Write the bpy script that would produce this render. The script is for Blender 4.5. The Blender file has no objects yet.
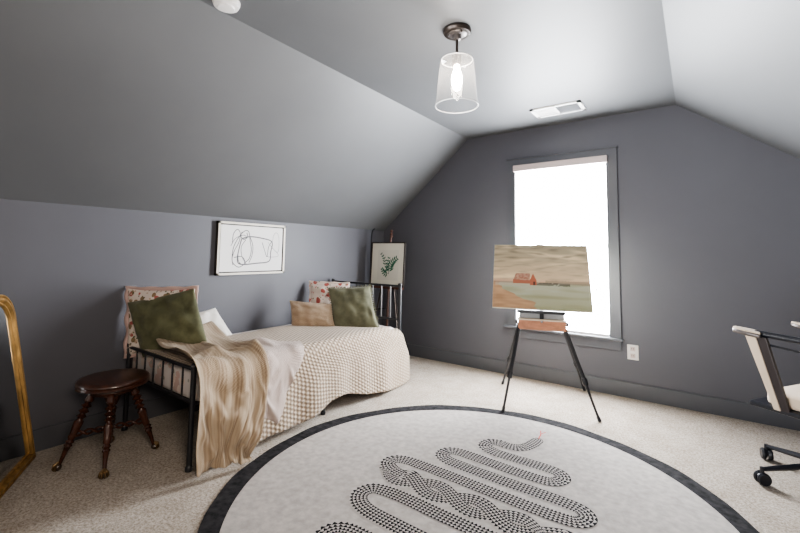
import bpy, bmesh, math, random
from mathutils import Vector, Matrix, noise
random.seed(7)
scn = bpy.context.scene
COL = scn.collection
V = Vector
def lerp(a, b, t): return a + (b - a) * t
def sm(t):
    t = max(0.0, min(1.0, t)); return t * t * (3 - 2 * t)

# ------------------------------------------------------------------ materials
def newmat(name):
    m = bpy.data.materials.new(name); m.use_nodes = True
    nt = m.node_tree; nt.nodes.clear()
    out = nt.nodes.new('ShaderNodeOutputMaterial')
    return m, nt, out
def principled(nt, out, color=(1, 1, 1), rough=.6, metal=0, spec=.5, sheen=0):
    b = nt.nodes.new('ShaderNodeBsdfPrincipled')
    b.inputs['Base Color'].default_value = (*color, 1)
    b.inputs['Roughness'].default_value = rough
    b.inputs['Metallic'].default_value = metal
    b.inputs['Specular IOR Level'].default_value = spec
    b.inputs['Sheen Weight'].default_value = sheen
    nt.links.new(b.outputs[0], out.inputs[0])
    return b
def coords(nt, kind='Object', scale=(1, 1, 1)):
    t = nt.nodes.new('ShaderNodeTexCoord'); mp = nt.nodes.new('ShaderNodeMapping')
    mp.inputs['Scale'].default_value = scale
    nt.links.new(t.outputs[kind], mp.inputs[0]); return mp.outputs[0]
def noise_tex(nt, vec, scale, detail=3, rough=.55):
    n = nt.nodes.new('ShaderNodeTexNoise'); n.inputs['Scale'].default_value = scale
    n.inputs['Detail'].default_value = detail; n.inputs['Roughness'].default_value = rough
    nt.links.new(vec, n.inputs['Vector']); return n.outputs['Fac']
def ramp(nt, fac, stops, interp='LINEAR'):
    r = nt.nodes.new('ShaderNodeValToRGB'); cr = r.color_ramp; cr.interpolation = interp
    while len(cr.elements) < len(stops): cr.elements.new(.5)
    for e, (p, c) in zip(cr.elements, stops): e.position = p; e.color = (*c, 1)
    nt.links.new(fac, r.inputs[0]); return r.outputs[0]
def bump(nt, b, h, strength, dist=.01):
    n = nt.nodes.new('ShaderNodeBump'); n.inputs['Strength'].default_value = strength
    n.inputs['Distance'].default_value = dist
    nt.links.new(h, n.inputs['Height']); nt.links.new(n.outputs[0], b.inputs['Normal'])
def mathn(nt, op, a, b=None, c=None):
    n = nt.nodes.new('ShaderNodeMath'); n.operation = op
    for i, x in enumerate((a, b, c)):
        if x is None: continue
        if isinstance(x, (int, float)): n.inputs[i].default_value = x
        else: nt.links.new(x, n.inputs[i])
    return n.outputs[0]
def simple(name, color, rough=.6, metal=0, spec=.5, nscale=0, var=.15, bs=0, bscale=60, sheen=0, stretch=(1, 1, 1)):
    m, nt, out = newmat(name); b = principled(nt, out, color, rough, metal, spec, sheen)
    vec = coords(nt, 'Object', stretch)
    if nscale:
        f = noise_tex(nt, vec, nscale, 4)
        c1 = tuple(max(0, c * (1 - var)) for c in color); c2 = tuple(min(1, c * (1 + var)) for c in color)
        nt.links.new(ramp(nt, f, [(.3, c1), (.7, c2)]), b.inputs['Base Color'])
    if bs: bump(nt, b, noise_tex(nt, vec, bscale, 3), bs, .004)
    return m
def sepuv(nt):
    t = nt.nodes.new('ShaderNodeUVMap'); s = nt.nodes.new('ShaderNodeSeparateXYZ')
    nt.links.new(t.outputs[0], s.inputs[0]); return s.outputs[0], s.outputs[1]

WALLC = (.100, .101, .116)
M = {}
M['paint'] = simple('charcoal_paint', WALLC, .5, spec=.4, nscale=1.4, var=.05, bs=.03, bscale=160)
M['trim'] = simple('charcoal_trim_paint', (.088, .092, .105), .32, spec=.5, nscale=2, var=.04)
M['ceil'] = simple('charcoal_ceiling_paint', (.128, .132, .138), .5, spec=.45, nscale=1.2, var=.06, bs=.03, bscale=140)
def carpet():
    m, nt, out = newmat('cream_carpet'); b = principled(nt, out, (1, 1, 1), .95, spec=.1, sheen=.2)
    vec = coords(nt)
    f = noise_tex(nt, vec, 75, 6, .8); g = noise_tex(nt, vec, 7, 6, .7)
    c1 = ramp(nt, f, [(.36, (.20, .16, .12)), (.5, (.46, .40, .335)), (.64, (.68, .62, .55))])
    c2 = ramp(nt, g, [(.36, (.80, .76, .72)), (.62, (1, 1, 1))])
    mx = nt.nodes.new('ShaderNodeMix'); mx.data_type = 'RGBA'; mx.blend_type = 'MULTIPLY'; mx.inputs[0].default_value = 1
    nt.links.new(c1, mx.inputs[6]); nt.links.new(c2, mx.inputs[7]); nt.links.new(mx.outputs[2], b.inputs['Base Color'])
    bump(nt, b, f, .6, .012); return m
M['carpet'] = carpet()
M['black'] = simple('black_metal', (.014, .015, .019), .38, spec=.6)
M['blackp'] = simple('black_plastic', (.012, .013, .018), .3, spec=.5)
M['bronze'] = simple('dark_bronze', (.045, .035, .03), .35, metal=.6)
M['steel'] = simple('brushed_steel', (.42, .42, .43), .3, metal=.9)
M['pewter'] = simple('aged_pewter', (.13, .115, .11), .4, metal=.7)
M['white'] = simple('white_plastic', (.8, .78, .76), .45)
M['grey_slot'] = simple('grey_vent_metal', (.42, .43, .45), .5)
M['slot'] = simple('dark_slot', (.03, .03, .03), .6)
M['mahog'] = simple('mahogany', (.05, .018, .010), .28, spec=.6, nscale=14, var=.5, stretch=(1, 5, 1))
M['mahog2'] = simple('turned_mahogany', (.055, .02, .012), .25, spec=.6, nscale=20, var=.45)
M['brass'] = simple('aged_brass', (.22, .15, .08), .35, metal=.9)
M['glassball'] = simple('dark_glass_ball', (.05, .035, .025), .08, spec=.9)
M['gold'] = simple('gilt_frame', (.42, .25, .09), .42, metal=.55, nscale=26, var=.45, bs=.15, bscale=40, stretch=(1, 1, .3))
M['goldd'] = simple('dark_gilt', (.12, .065, .025), .45, metal=.5, nscale=18, var=.3)
M['mirror'] = simple('mirror_glass', (.8, .82, .82), .02, metal=1)
M['artframe'] = simple('champagne_frame', (.68, .63, .55), .4, spec=.4)
M['artside'] = simple('dark_frame_side', (.035, .028, .024), .5)
M['canvas'] = simple('white_canvas', (.8, .79, .78), .8, bs=.1, bscale=300)
M['ink'] = simple('charcoal_ink', (.12, .12, .13), .8)
M['paper'] = simple('cream_paper', (.74, .72, .62), .8)
M['mat'] = simple('pale_mat', (.68, .665, .58), .8)
M['fern'] = simple('fern_green', (.03, .12, .075), .8, nscale=30, var=.4)
M['wood'] = simple('easel_brown_wood', (.09, .035, .022), .45, nscale=10, var=.3, stretch=(1, 1, .2))
M['orange'] = simple('orange_beech', (.50, .22, .12), .45, nscale=14, var=.2, stretch=(.3, 3, 3))
M['cream'] = simple('cream_wood_edge', (.72, .6, .45), .5)
M['green'] = simple('green_velvet', (.115, .118, .068), .85, spec=.15, nscale=9, var=.4, bs=.15, bscale=50, sheen=.25)
M['green2'] = simple('sage_velvet', (.15, .15, .098), .85, spec=.15, nscale=9, var=.3, bs=.15, bscale=50, sheen=.3)
M['whitefab'] = simple('white_linen', (.72, .70, .66), .9, spec=.1, bs=.2, bscale=90, sheen=.2)
M['rugfield'] = simple('rug_pile', (.43, .40, .375), .95, spec=.1, nscale=28, var=.16, bs=.3, bscale=220)
M['rugborder'] = simple('charcoal_rug_border', (.033, .032, .034), .95, spec=.1, nscale=26, var=.55, bs=.3, bscale=220)
M['red'] = simple('red_thread', (.55, .06, .05), .9)
M['boucle'] = simple('cream_upholstery', (.60, .49, .38), .9, spec=.1, nscale=8, var=.06, bs=.2, bscale=120, sheen=.2)
M['darkleather'] = simple('dark_brown_leather', (.022, .015, .015), .4)
def floral(name, base, cols, scale, dens=.5):
    m, nt, out = newmat(name); b = principled(nt, out, base, .9, spec=.1, sheen=.15)
    vec = coords(nt)
    nz = nt.nodes.new('ShaderNodeTexNoise'); nz.inputs['Scale'].default_value = scale * 1.2; nt.links.new(vec, nz.inputs['Vector'])
    va = nt.nodes.new('ShaderNodeVectorMath'); va.operation = 'MULTIPLY_ADD'
    nt.links.new(nz.outputs['Color'], va.inputs[0]); va.inputs[1].default_value = (.03,) * 3; nt.links.new(vec, va.inputs[2])
    cur = None
    prev = None
    for i, (c, s, th) in enumerate(cols):
        v = nt.nodes.new('ShaderNodeTexVoronoi'); v.inputs['Scale'].default_value = scale * s
        mp = nt.nodes.new('ShaderNodeVectorMath'); mp.operation = 'ADD'; mp.inputs[1].default_value = (i * 3.7, i * 1.3, i * .7)
        nt.links.new(va.outputs[0], mp.inputs[0]); nt.links.new(mp.outputs[0], v.inputs['Vector'])
        k = mathn(nt, 'LESS_THAN', v.outputs['Distance'], th)
        mx = nt.nodes.new('ShaderNodeMix'); mx.data_type = 'RGBA'
        nt.links.new(k, mx.inputs[0])
        if prev is None: mx.inputs[6].default_value = (*base, 1)
        else: nt.links.new(prev, mx.inputs[6])
        mx.inputs[7].default_value = (*c, 1); prev = mx.outputs[2]
    nt.links.new(prev, b.inputs['Base Color']); return m
M['floral'] = floral('floral_linen_brown', (.72, .64, .58), [((.28, .20, .12), 1.3, .34), ((.42, .14, .12), 1.1, .25), ((.12, .13, .07), 2.6, .24), ((.55, .42, .33), 2.2, .22)], 14)
M['floral2'] = floral('floral_linen_red', (.72, .62, .55), [((.42, .12, .10), .9, .33), ((.2, .24, .13), 2.0, .2), ((.58, .3, .26), 1.8, .22)], 14)
M['sheet'] = floral('floral_sheet', (.60, .56, .54), [((.52, .38, .34), .8, .38), ((.66, .56, .5), 1.1, .34), ((.36, .36, .32), 1.5, .2)], 11)
M['ruffle'] = simple('blush_trim', (.55, .40, .37), .9, spec=.1, sheen=.2)
def quilt_mat():
    m, nt, out = newmat('quilted_beige_cotton'); b = principled(nt, out, (.6, .5, .4), .9, spec=.12, sheen=.2)
    u, v = sepuv(nt)
    k = 2 * math.pi / .029
    a = mathn(nt, 'COSINE', mathn(nt, 'MULTIPLY', u, k))
    p = mathn(nt, 'MULTIPLY', v, .866 * k); q0 = mathn(nt, 'MULTIPLY', u, .5 * k)
    c = mathn(nt, 'ADD', mathn(nt, 'COSINE', mathn(nt, 'ADD', q0, p)), mathn(nt, 'COSINE', mathn(nt, 'SUBTRACT', q0, p)))
    h = mathn(nt, 'MULTIPLY_ADD', mathn(nt, 'ADD', a, c), .222, .333)
    nt.links.new(ramp(nt, h, [(0, (.33, .255, .185)), (.35, (.45, .365, .285)), (1, (.53, .44, .355))]), b.inputs['Base Color'])
    bump(nt, b, h, .8, .012); return m
M['quilt'] = quilt_mat()
def stripe_mat(name, c1, c2, freq, sheen=.2):
    m, nt, out = newmat(name); b = principled(nt, out, c1, .92, spec=.1, sheen=sheen)
    u, v = sepuv(nt)
    s = mathn(nt, 'SINE', mathn(nt, 'MULTIPLY', u, freq)); s2 = mathn(nt, 'SINE', mathn(nt, 'MULTIPLY', u, freq * .23))
    f = mathn(nt, 'MULTIPLY_ADD', mathn(nt, 'ADD', s, s2), .25, .5)
    nt.links.new(ramp(nt, f, [(.15, c2), (.6, c1)]), b.inputs['Base Color'])
    w = mathn(nt, 'MULTIPLY', mathn(nt, 'SINE', mathn(nt, 'MULTIPLY', u, 520)), mathn(nt, 'SINE', mathn(nt, 'MULTIPLY', v, 520)))
    bump(nt, b, w, .5, .004); return m
M['tan'] = stripe_mat('tan_waffle_weave', (.44, .345, .245), (.315, .23, .155), 170)
M['blush'] = stripe_mat('blush_white_knit', (.56, .465, .42), (.50, .41, .365), 60)
M['lumbar'] = stripe_mat('tan_linen', (.52, .40, .29), (.46, .34, .24), 40)
def snake_mat():
    m, nt, out = newmat('triangle_scales'); b = principled(nt, out, (.5, .5, .5), .95, spec=.1)
    u, v = sepuv(nt)
    fu = mathn(nt, 'FRACT', mathn(nt, 'MULTIPLY', u, 1 / .0195)); fv = mathn(nt, 'FRACT', mathn(nt, 'MULTIPLY', v, 5))
    tri = mathn(nt, 'LESS_THAN', mathn(nt, 'MULTIPLY', mathn(nt, 'ABSOLUTE', mathn(nt, 'SUBTRACT', fu, .5)), 1.75), fv)
    line = mathn(nt, 'GREATER_THAN', fv, .08)
    edge = mathn(nt, 'LESS_THAN', mathn(nt, 'ABSOLUTE', mathn(nt, 'SUBTRACT', v, .5)), .485)
    k = mathn(nt, 'MULTIPLY', mathn(nt, 'MULTIPLY', tri, line), edge)
    nt.links.new(ramp(nt, k, [(0, (.45, .42, .40)), (1, (.012, .012, .014))]), b.inputs['Base Color']); return m
M['snake'] = snake_mat()
def vcol_mat(name, rough=.6):
    m, nt, out = newmat(name); b = principled(nt, out, (1, 1, 1), rough, spec=.3)
    a = nt.nodes.new('ShaderNodeAttribute'); a.attribute_name = 'Col'
    nt.links.new(a.outputs['Color'], b.inputs['Base Color'])
    bump(nt, b, noise_tex(nt, coords(nt, 'Object', (1, 1, 3)), 60, 4), .15, .004); return m
M['oil'] = vcol_mat('oil_paint')
def emis(name, col, st, base=(.8, .8, .8)):
    m, nt, out = newmat(name); b = principled(nt, out, base, .8)
    b.inputs['Emission Color'].default_value = (*col, 1); b.inputs['Emission Strength'].default_value = st; return m
M['shade'] = emis('backlit_shade_fabric', (.93, .96, 1.0), 52)
M['bulb'] = emis('glowing_bulb', (1, .88, .76), 150)
M['cassette'] = simple('blush_cassette', (.62, .52, .50), .5)
def glassmat(name, tint, haze, rough=.03):
    m, nt, out = newmat(name)
    tr = nt.nodes.new('ShaderNodeBsdfTransparent'); tr.inputs[0].default_value = (*tint, 1)
    gl = nt.nodes.new('ShaderNodeBsdfGlossy'); gl.inputs['Roughness'].default_value = rough
    df = nt.nodes.new('ShaderNodeBsdfTranslucent'); df.inputs[0].default_value = (.9, .9, .9, 1)
    lw = nt.nodes.new('ShaderNodeLayerWeight'); lw.inputs['Blend'].default_value = .35
    m1 = nt.nodes.new('ShaderNodeMixShader'); m2 = nt.nodes.new('ShaderNodeMixShader')
    nt.links.new(mathn(nt, 'MULTIPLY', lw.outputs['Facing'], .7), m1.inputs[0]); nt.links.new(tr.outputs[0], m1.inputs[1]); nt.links.new(gl.outputs[0], m1.inputs[2])
    m2.inputs[0].default_value = haze; nt.links.new(m1.outputs[0], m2.inputs[1]); nt.links.new(df.outputs[0], m2.inputs[2])
    nt.links.new(m2.outputs[0], out.inputs[0]); return m
M['glass'] = glassmat('clear_seeded_glass', (.97, .97, .96), .05)  # translucent haze puts the bulb's glow into the otherwise clear glass
M['rimglass'] = simple('thick_glass_rim', (.82, .82, .82), .12, spec=.8)
M['pane'] = glassmat('window_glass', (.95, .98, .97), .02)

# ------------------------------------------------------------------ geometry helpers
def box(bm, c, s, rot=None, mi=0):
    r = bmesh.ops.create_cube(bm, size=1)
    mt = Matrix.Translation(V(c)) @ (rot.to_4x4() if rot is not None else Matrix()) @ Matrix.Diagonal((*s, 1))
    bmesh.ops.transform(bm, matrix=mt, verts=r['verts'])
    return r['verts']
def boxmm(bm, a, b):
    a, b = V(a), V(b); return box(bm, (a + b) / 2, b - a)
def frame_of(d, up=V((0, 0, 1))):
    d = d.normalized()
    if abs(d.dot(up)) > .97: up = V((0, 1, 0))
    x = up.cross(d).normalized(); y = d.cross(x); return x, y
def tube(bm, pts, r, n=10, caps=True, flat=1.0):
    pts = [V(p) for p in pts]; R = r if isinstance(r, (list, tuple)) else [r] * len(pts)
    rings = []; px = None
    for i, p in enumerate(pts):
        d = (pts[min(i + 1, len(pts) - 1)] - pts[max(i - 1, 0)])
        if d.length < 1e-9: d = V((0, 0, 1))
        d.normalize()
        if px is None: x, y = frame_of(d)
        else:
            x = px - d * px.dot(d)
            x = x.normalized() if x.length > 1e-6 else frame_of(d)[0]
            y = d.cross(x)
        px = x
        rings.append([bm.verts.new(p + (x * math.cos(2 * math.pi * k / n) + y * math.sin(2 * math.pi * k / n) * flat) * R[i]) for k in range(n)])
    for a, b in zip(rings, rings[1:]):
        for k in range(n): bm.faces.new((a[k], a[(k + 1) % n], b[(k + 1) % n], b[k]))
    if caps:
        bm.faces.new(rings[0][::-1]); bm.faces.new(rings[-1])
def lathe(bm, prof, o=(0, 0, 0), axis=V((0, 0, 1)), n=24, caps=True):
    o = V(o); axis = V(axis).normalized(); x, y = frame_of(axis)
    rings = [[bm.verts.new(o + axis * h + (x * math.cos(2 * math.pi * k / n) + y * math.sin(2 * math.pi * k / n)) * max(r, .0004)) for k in range(n)] for r, h in prof]
    for a, b in zip(rings, rings[1:]):
        for k in range(n): bm.faces.new((a[k], a[(k + 1) % n], b[(k + 1) % n], b[k]))
    if caps:
        bm.faces.new(rings[0][::-1]); bm.faces.new(rings[-1])
def sphere(bm, c, r, s=(1, 1, 1), n=16):
    q = bmesh.ops.create_uvsphere(bm, u_segments=n, v_segments=max(6, n // 2), radius=r)
    bmesh.ops.transform(bm, matrix=Matrix.Translation(V(c)) @ Matrix.Diagonal((*s, 1)), verts=q['verts'])
def grid(bm, fn, nu, nv, uvfn=None, loop=False):
    uvl = bm.loops.layers.uv.verify() if uvfn else None
    P = [[bm.verts.new(fn(i / nu, j / nv)) for j in range(nv + 1)] for i in range(nu + 1)]
    for i in range(nu):
        for j in range(nv):
            f = bm.faces.new((P[i][j], P[i + 1][j], P[i + 1][j + 1], P[i][j + 1])); f.smooth = True
            if uvfn:
                for l, (a, b) in zip(f.loops, ((i, j), (i + 1, j), (i + 1, j + 1), (i, j + 1))): l[uvl].uv = uvfn(a / nu, b / nv)
    return P
def catmull(pts, k=8):
    pts = [V(p) for p in pts]; o = []
    for i in range(len(pts) - 1):
        a, b, c, d = pts[max(i - 1, 0)], pts[i], pts[i + 1], pts[min(i + 2, len(pts) - 1)]
        for j in range(k):
            t = j / k
            o.append(.5 * ((2 * b) + (c - a) * t + (2 * a - 5 * b + 4 * c - d) * t * t + (3 * b - a - 3 * c + d) * t ** 3))
    o.append(pts[-1]); return o
def ribbon(bm, pts, w, up=V((0, 0, 1)), uv=False):
    """flat strip along pts, width w (number or per-point list)"""
    uvl = bm.loops.layers.uv.verify()
    W = w if isinstance(w, list) else [w] * len(pts); prev = None; s = 0
    for i, p in enumerate(pts):
        d = (pts[min(i + 1, len(pts) - 1)] - pts[max(i - 1, 0)]).normalized(); n = up.cross(d).normalized()
        a, b = bm.verts.new(p - n * W[i] / 2), bm.verts.new(p + n * W[i] / 2)
        if prev:
            ds = (p - pts[i - 1]).length
            f = bm.faces.new((prev[0], a, b, prev[1]))
            for l, c in zip(f.loops, ((s, 0), (s + ds, 0), (s + ds, 1), (s, 1))): l[uvl].uv = c
            s += ds
        prev = (a, b)
def obj(name, bm, mat, parent=None, smooth=False, loc=None, bevel=0, subsurf=0, solid=0, recalc=True):
    """bm holds world coordinates; origin is put at loc, or at the parent's base"""
    if recalc: bmesh.ops.recalc_face_normals(bm, faces=bm.faces)
    if parent is not None: org = V(parent['_o'])
    else: org = V(loc) if loc is not None else V((0, 0, 0))
    bmesh.ops.translate(bm, vec=-org, verts=bm.verts)
    me = bpy.data.meshes.new(name); bm.to_mesh(me); bm.free()
    me.materials.append(mat)
    if smooth:
        for p in me.polygons: p.use_smooth = True
        if smooth != 'all': me.set_sharp_from_angle(angle=math.radians(38))
    o = bpy.data.objects.new(name, me); COL.objects.link(o)
    o['_o'] = list(org)
    if parent is not None: o.parent = parent
    else: o.location = org
    if bevel:
        md = o.modifiers.new('Bevel', 'BEVEL'); md.width = bevel; md.segments = 2; md.limit_method = 'ANGLE'
    if solid:
        md = o.modifiers.new('Solidify', 'SOLIDIFY'); md.thickness = solid; md.offset = 0
    if subsurf:
        md = o.modifiers.new('Subsurf', 'SUBSURF'); md.levels = subsurf; md.render_levels = subsurf
    return o
def BM(): return bmesh.new()
def tag(o, label, cat, group=None):
    o['label'] = label; o['category'] = cat
    if group: o['group'] = group
    return o
def thing(name, label, cat, loc=(0, 0, 0), group=None):
    o = bpy.data.objects.new(name, None); COL.objects.link(o); o.location = loc; o['_o'] = list(loc)
    o.empty_display_size = .1
    return tag(o, label, cat, group)
def struct(name, bm, mat, parent=None, **k):
    o = obj(name, bm, mat, parent, **k)
    if parent is None: o['kind'] = 'structure'
    return o
def copy_tree(o, loc):
    c = o.copy(); COL.objects.link(c); c.location = loc
    for ch in list(o.children):
        d = ch.copy(); COL.objects.link(d); d.parent = c
        for g in list(ch.children):
            e = g.copy(); COL.objects.link(e); e.parent = d
    return c

# ------------------------------------------------------------------ the room
ZK, ZC, XL, XR, YR = 1.532, 2.578, 1.219, 3.222, -6.2
XW = XR + (ZC - ZK) / .759
WX0, WX1, WZ0, WZ1 = 1.785, 2.660, .51, 2.17
b = BM(); boxmm(b, (-.1, YR - .1, -.1), (XW + .1, .15, 0)); struct('floor', b, M['carpet'])
b = BM(); boxmm(b, (-.1, YR, 0), (0, .12, ZK + .02)); struct('wall_left', b, M['paint'])
b = BM(); boxmm(b, (XW, YR, 0), (XW + .1, .12, ZK + .02)); struct('wall_right', b, M['paint'])
def prism(bm, poly, y0, y1):
    a = [bm.verts.new((x, y0, z)) for x, z in poly]; c = [bm.verts.new((x, y1, z)) for x, z in poly]
    bm.faces.new(a); bm.faces.new(c[::-1])
    for i in range(len(poly)): bm.faces.new((a[i], a[(i + 1) % len(poly)], c[(i + 1) % len(poly)], c[i]))
b = BM()
prism(b, [(-.1, 0), (WX0, 0), (WX0, ZC + .1), (XL, ZC + .1), (-.1, ZK)], 0, .12)
prism(b, [(WX1, 0), (XW + .1, 0), (XW + .1, ZK), (XR, ZC + .1), (WX1, ZC + .1)], 0, .12)
boxmm(b, (WX0, 0, 0), (WX1, .12, WZ0)); boxmm(b, (WX0, 0, WZ1), (WX1, .12, ZC + .1))
struct('wall_back', b, M['paint'])
b = BM(); prism(b, [(-.1, 0), (XW + .1, 0), (XW + .1, ZK), (XR, ZC + .1), (XL, ZC + .1), (-.1, ZK)], YR - .1, YR); struct('wall_rear', b, M['paint'])
b = BM(); boxmm(b, (XL - .02, YR, ZC), (XR + .02, .12, ZC + .1)); struct('ceiling', b, M['ceil'])
b = BM(); prism(b, [(0, ZK), (XL, ZC), (XL - .06, ZC + .1), (-.1, ZK + .04)], YR, .12); struct('ceiling_left', b, M['ceil'])
b = BM(); prism(b, [(XW, ZK), (XW + .1, ZK + .04), (XR + .06, ZC + .1), (XR, ZC)], YR, .12); struct('ceiling_right', b, M['ceil'])
for nm, a, c in (('baseboard_left', (0, YR, 0), (.015, 0, .135)), ('baseboard_back', (.015, -.015, 0), (XW - .015, 0, .135)), ('baseboard_right', (XW - .015, YR, 0), (XW, 0, .135))):
    b = BM(); boxmm(b, a, c); struct(nm, b, M['trim'], bevel=.003)

# window
win = bpy.data.objects.new('window_1', None); COL.objects.link(win); win['_o'] = [2.22, 0, .5]; win.location = (2.22, 0, .5); win['kind'] = 'structure'
win['label'] = 'tall window with charcoal painted casing behind the easel'
b = BM()
CX0, CX1, CZ = 1.695, 2.753, 2.262
boxmm(b, (CX0, -.02, .5), (WX0, 0, CZ)); boxmm(b, (WX1, -.02, .5), (CX1, 0, CZ)); boxmm(b, (WX0, -.02, WZ1), (WX1, 0, CZ))
boxmm(b, (CX0 - .008, -.028, CZ), (CX1 + .008, 0, CZ + .012))
obj('casing', b, M['trim'], win, bevel=.002)
b = BM(); boxmm(b, (CX0 - .04, -.055, .487), (CX1 + .02, 0, .51)); boxmm(b, (WX0, 0, .487), (WX1, .1, .51)); obj('sill', b, M['trim'], win, bevel=.004)
b = BM(); boxmm(b, (CX0, -.018, .40), (CX1, 0, .487)); obj('apron', b, M['trim'], win, bevel=.003)
b = BM()
for x0, x1, z0, z1 in ((WX0, WX0 + .045, WZ0, WZ1), (WX1 - .045, WX1, WZ0, WZ1), (WX0, WX1, WZ0, WZ0 + .05), (WX0, WX1, WZ1 - .05, WZ1), (WX0, WX1, 1.32, 1.365)):
    boxmm(b, (x0, .06, z0), (x1, .1, z1))
sash = obj('sash', b, M['white'], win)
b = BM(); boxmm(b, (WX0 + .04, .078, WZ0 + .04), (WX1 - .04, .082, WZ1 - .04)); obj('pane', b, M['pane'], win)
# roller shade
sh = thing('roller_shade', 'white roller shade glowing with daylight, pulled down over the window', 'window shade', (2.22, -.01, 2.13))
b = BM(); boxmm(b, (WX0 + .004, .012, .512), (WX1 - .012, .0135, 2.15)); obj('shade_fabric', b, M['shade'], sh)
b = BM(); boxmm(b, (WX0 + .004, .006, .512), (WX1 - .012, .018, .53)); obj('hem_bar', b, M['white'], sh)
b = BM(); boxmm(b, (1.772, -.062, 2.125), (2.676, -.02, 2.192)); obj('cassette', b, M['cassette'], sh, bevel=.006)
b = BM()
for k in range(56): sphere(b, (WX0 - .004, -.024, 2.12 - k * .02), .0045, n=6)
obj('bead_chain', b, M['white'], sh, smooth=True)
b = BM(); lathe(b, [(.012, 0), (.012, .012), (.004, .014)], (2.55, .012, .93), V((0, -1, 0)), 12); obj('chain_clip', b, M['white'], sh)

# outlet
ot = thing('wall_outlet', 'white double wall outlet to the right of the window', 'outlet', (2.84, 0, .4))
b = BM(); boxmm(b, (2.795, -.006, .335), (2.882, 0, .465)); obj('cover_plate', b, M['white'], ot, bevel=.002)
for z in (.43, .37):
    b = BM(); boxmm(b, (2.82, -.009, z - .018), (2.857, -.0062, z + .018)); so = obj('socket', b, M['cassette'], ot, bevel=.004)
    b = BM()
    for dx in (-.008, .007): boxmm(b, (2.8385 + dx - .0015, -.0098, z - .004), (2.8385 + dx + .0015, -.0089, z + .009))
    obj('slot', b, M['slot'], so)

# ceiling vent
vt = thing('ceiling_vent', 'white rectangular air vent in the ceiling above the window', 'vent', (2.34, -.445, ZC))
b = BM()
x0, x1, y0, y1 = 2.125, 2.56, -.575, -.325
for a, c in (((x0, y0), (x1, y0 + .03)), ((x0, y1 - .03), (x1, y1)), ((x0, y0), (x0 + .03, y1)), ((x1 - .03, y0), (x1, y1)), ((2.33, y0), (2.345, y1))):
    boxmm(b, (*a, ZC - .012), (*c, ZC))
obj('frame', b, M['white'], vt)
b = BM(); boxmm(b, (2.15, -.55, ZC - .004), (2.54, -.35, ZC)); obj('backing', b, M['grey_slot'], vt)
for xa, xb, tl, mm in ((2.155, 2.33, .1, 'white'), (2.345, 2.53, .75, 'grey_slot')):
    for k in range(9):
        b = BM(); box(b, ((xa + xb) / 2, -.537 + k * .0235, ZC - .008), (xb - xa, .021, .002), Matrix.Rotation(tl, 3, 'X')); obj('slat', b, M[mm], vt)

# smoke detector
sd = thing('smoke_detector', 'round white smoke detector on the ceiling at the top edge', 'smoke detector', (1.33, -3.09, ZC))
b = BM(); lathe(b, [(.07, 0), (.07, -.012), (.062, -.03), (.03, -.038)], (1.33, -3.09, ZC), n=32); obj('housing', b, M['white'], sd, smooth=True)
b = BM(); lathe(b, [(.045, -.034), (.04, -.042), (.012, -.044)], (1.33, -3.09, ZC), n=32); obj('sensor_cap', b, M['white'], sd, smooth=True)

# pendant light
PX, PY = 2.213, -2.145
pd = thing('pendant_light', 'clear glass pendant light with lit bulb hanging from the ceiling', 'pendant light', (PX, PY, ZC))
b = BM(); lathe(b, [(.082, 0), (.084, -.014), (.076, -.026), (.06, -.029)], (PX, PY, ZC), n=40); obj('canopy', b, M['bronze'], pd, smooth=True)
b = BM(); lathe(b, [(.058, -.0285), (.05, -.034), (.026, -.036), (.022, -.06), (.01, -.066)], (PX, PY, ZC), n=32); obj('canopy_collar', b, M['pewter'], pd, smooth=True)
for sx in (-.04, .045):
    b = BM(); sphere(b, (PX + sx, PY - .03, ZC - .034), .006, n=10); obj('screw', b, M['bronze'], pd, smooth=True)
b = BM(); tube(b, [(PX, PY, ZC - .05), (PX, PY, 2.42)], .008, 12); obj('stem', b, M['bronze'], pd, smooth=True)
b = BM(); lathe(b, [(.01, 2.43), (.026, 2.424), (.03, 2.40), (.03, 2.37), (.022, 2.36)], (PX, PY, 0), n=24); obj('socket_cup', b, M['bronze'], pd, smooth=True)
b = BM(); lathe(b, [(.012, 2.402), (.082, 2.398), (.095, 2.388), (.1, 2.365), (.124, 2.115)], (PX, PY, 0), n=56, caps=False); gsh = obj('glass_shade', b, M['glass'], pd, smooth='all')
for rr, zz, tr in ((.124, 2.113, .0028), (.092, 2.391, .003)):
    b = BM(); tube(b, [(PX + rr * math.cos(a * math.pi / 28), PY + rr * math.sin(a * math.pi / 28), zz) for a in range(57)], tr, 8, caps=False)
    obj('glass_rim', b, M['rimglass'], gsh, smooth='all')
b = BM(); lathe(b, [(.014, 2.36), (.016, 2.34), (.026, 2.31), (.031, 2.28), (.029, 2.245), (.018, 2.215), (.004, 2.205)], (PX, PY, 0), n=24); obj('bulb', b, M['bulb'], pd, smooth='all')

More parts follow.
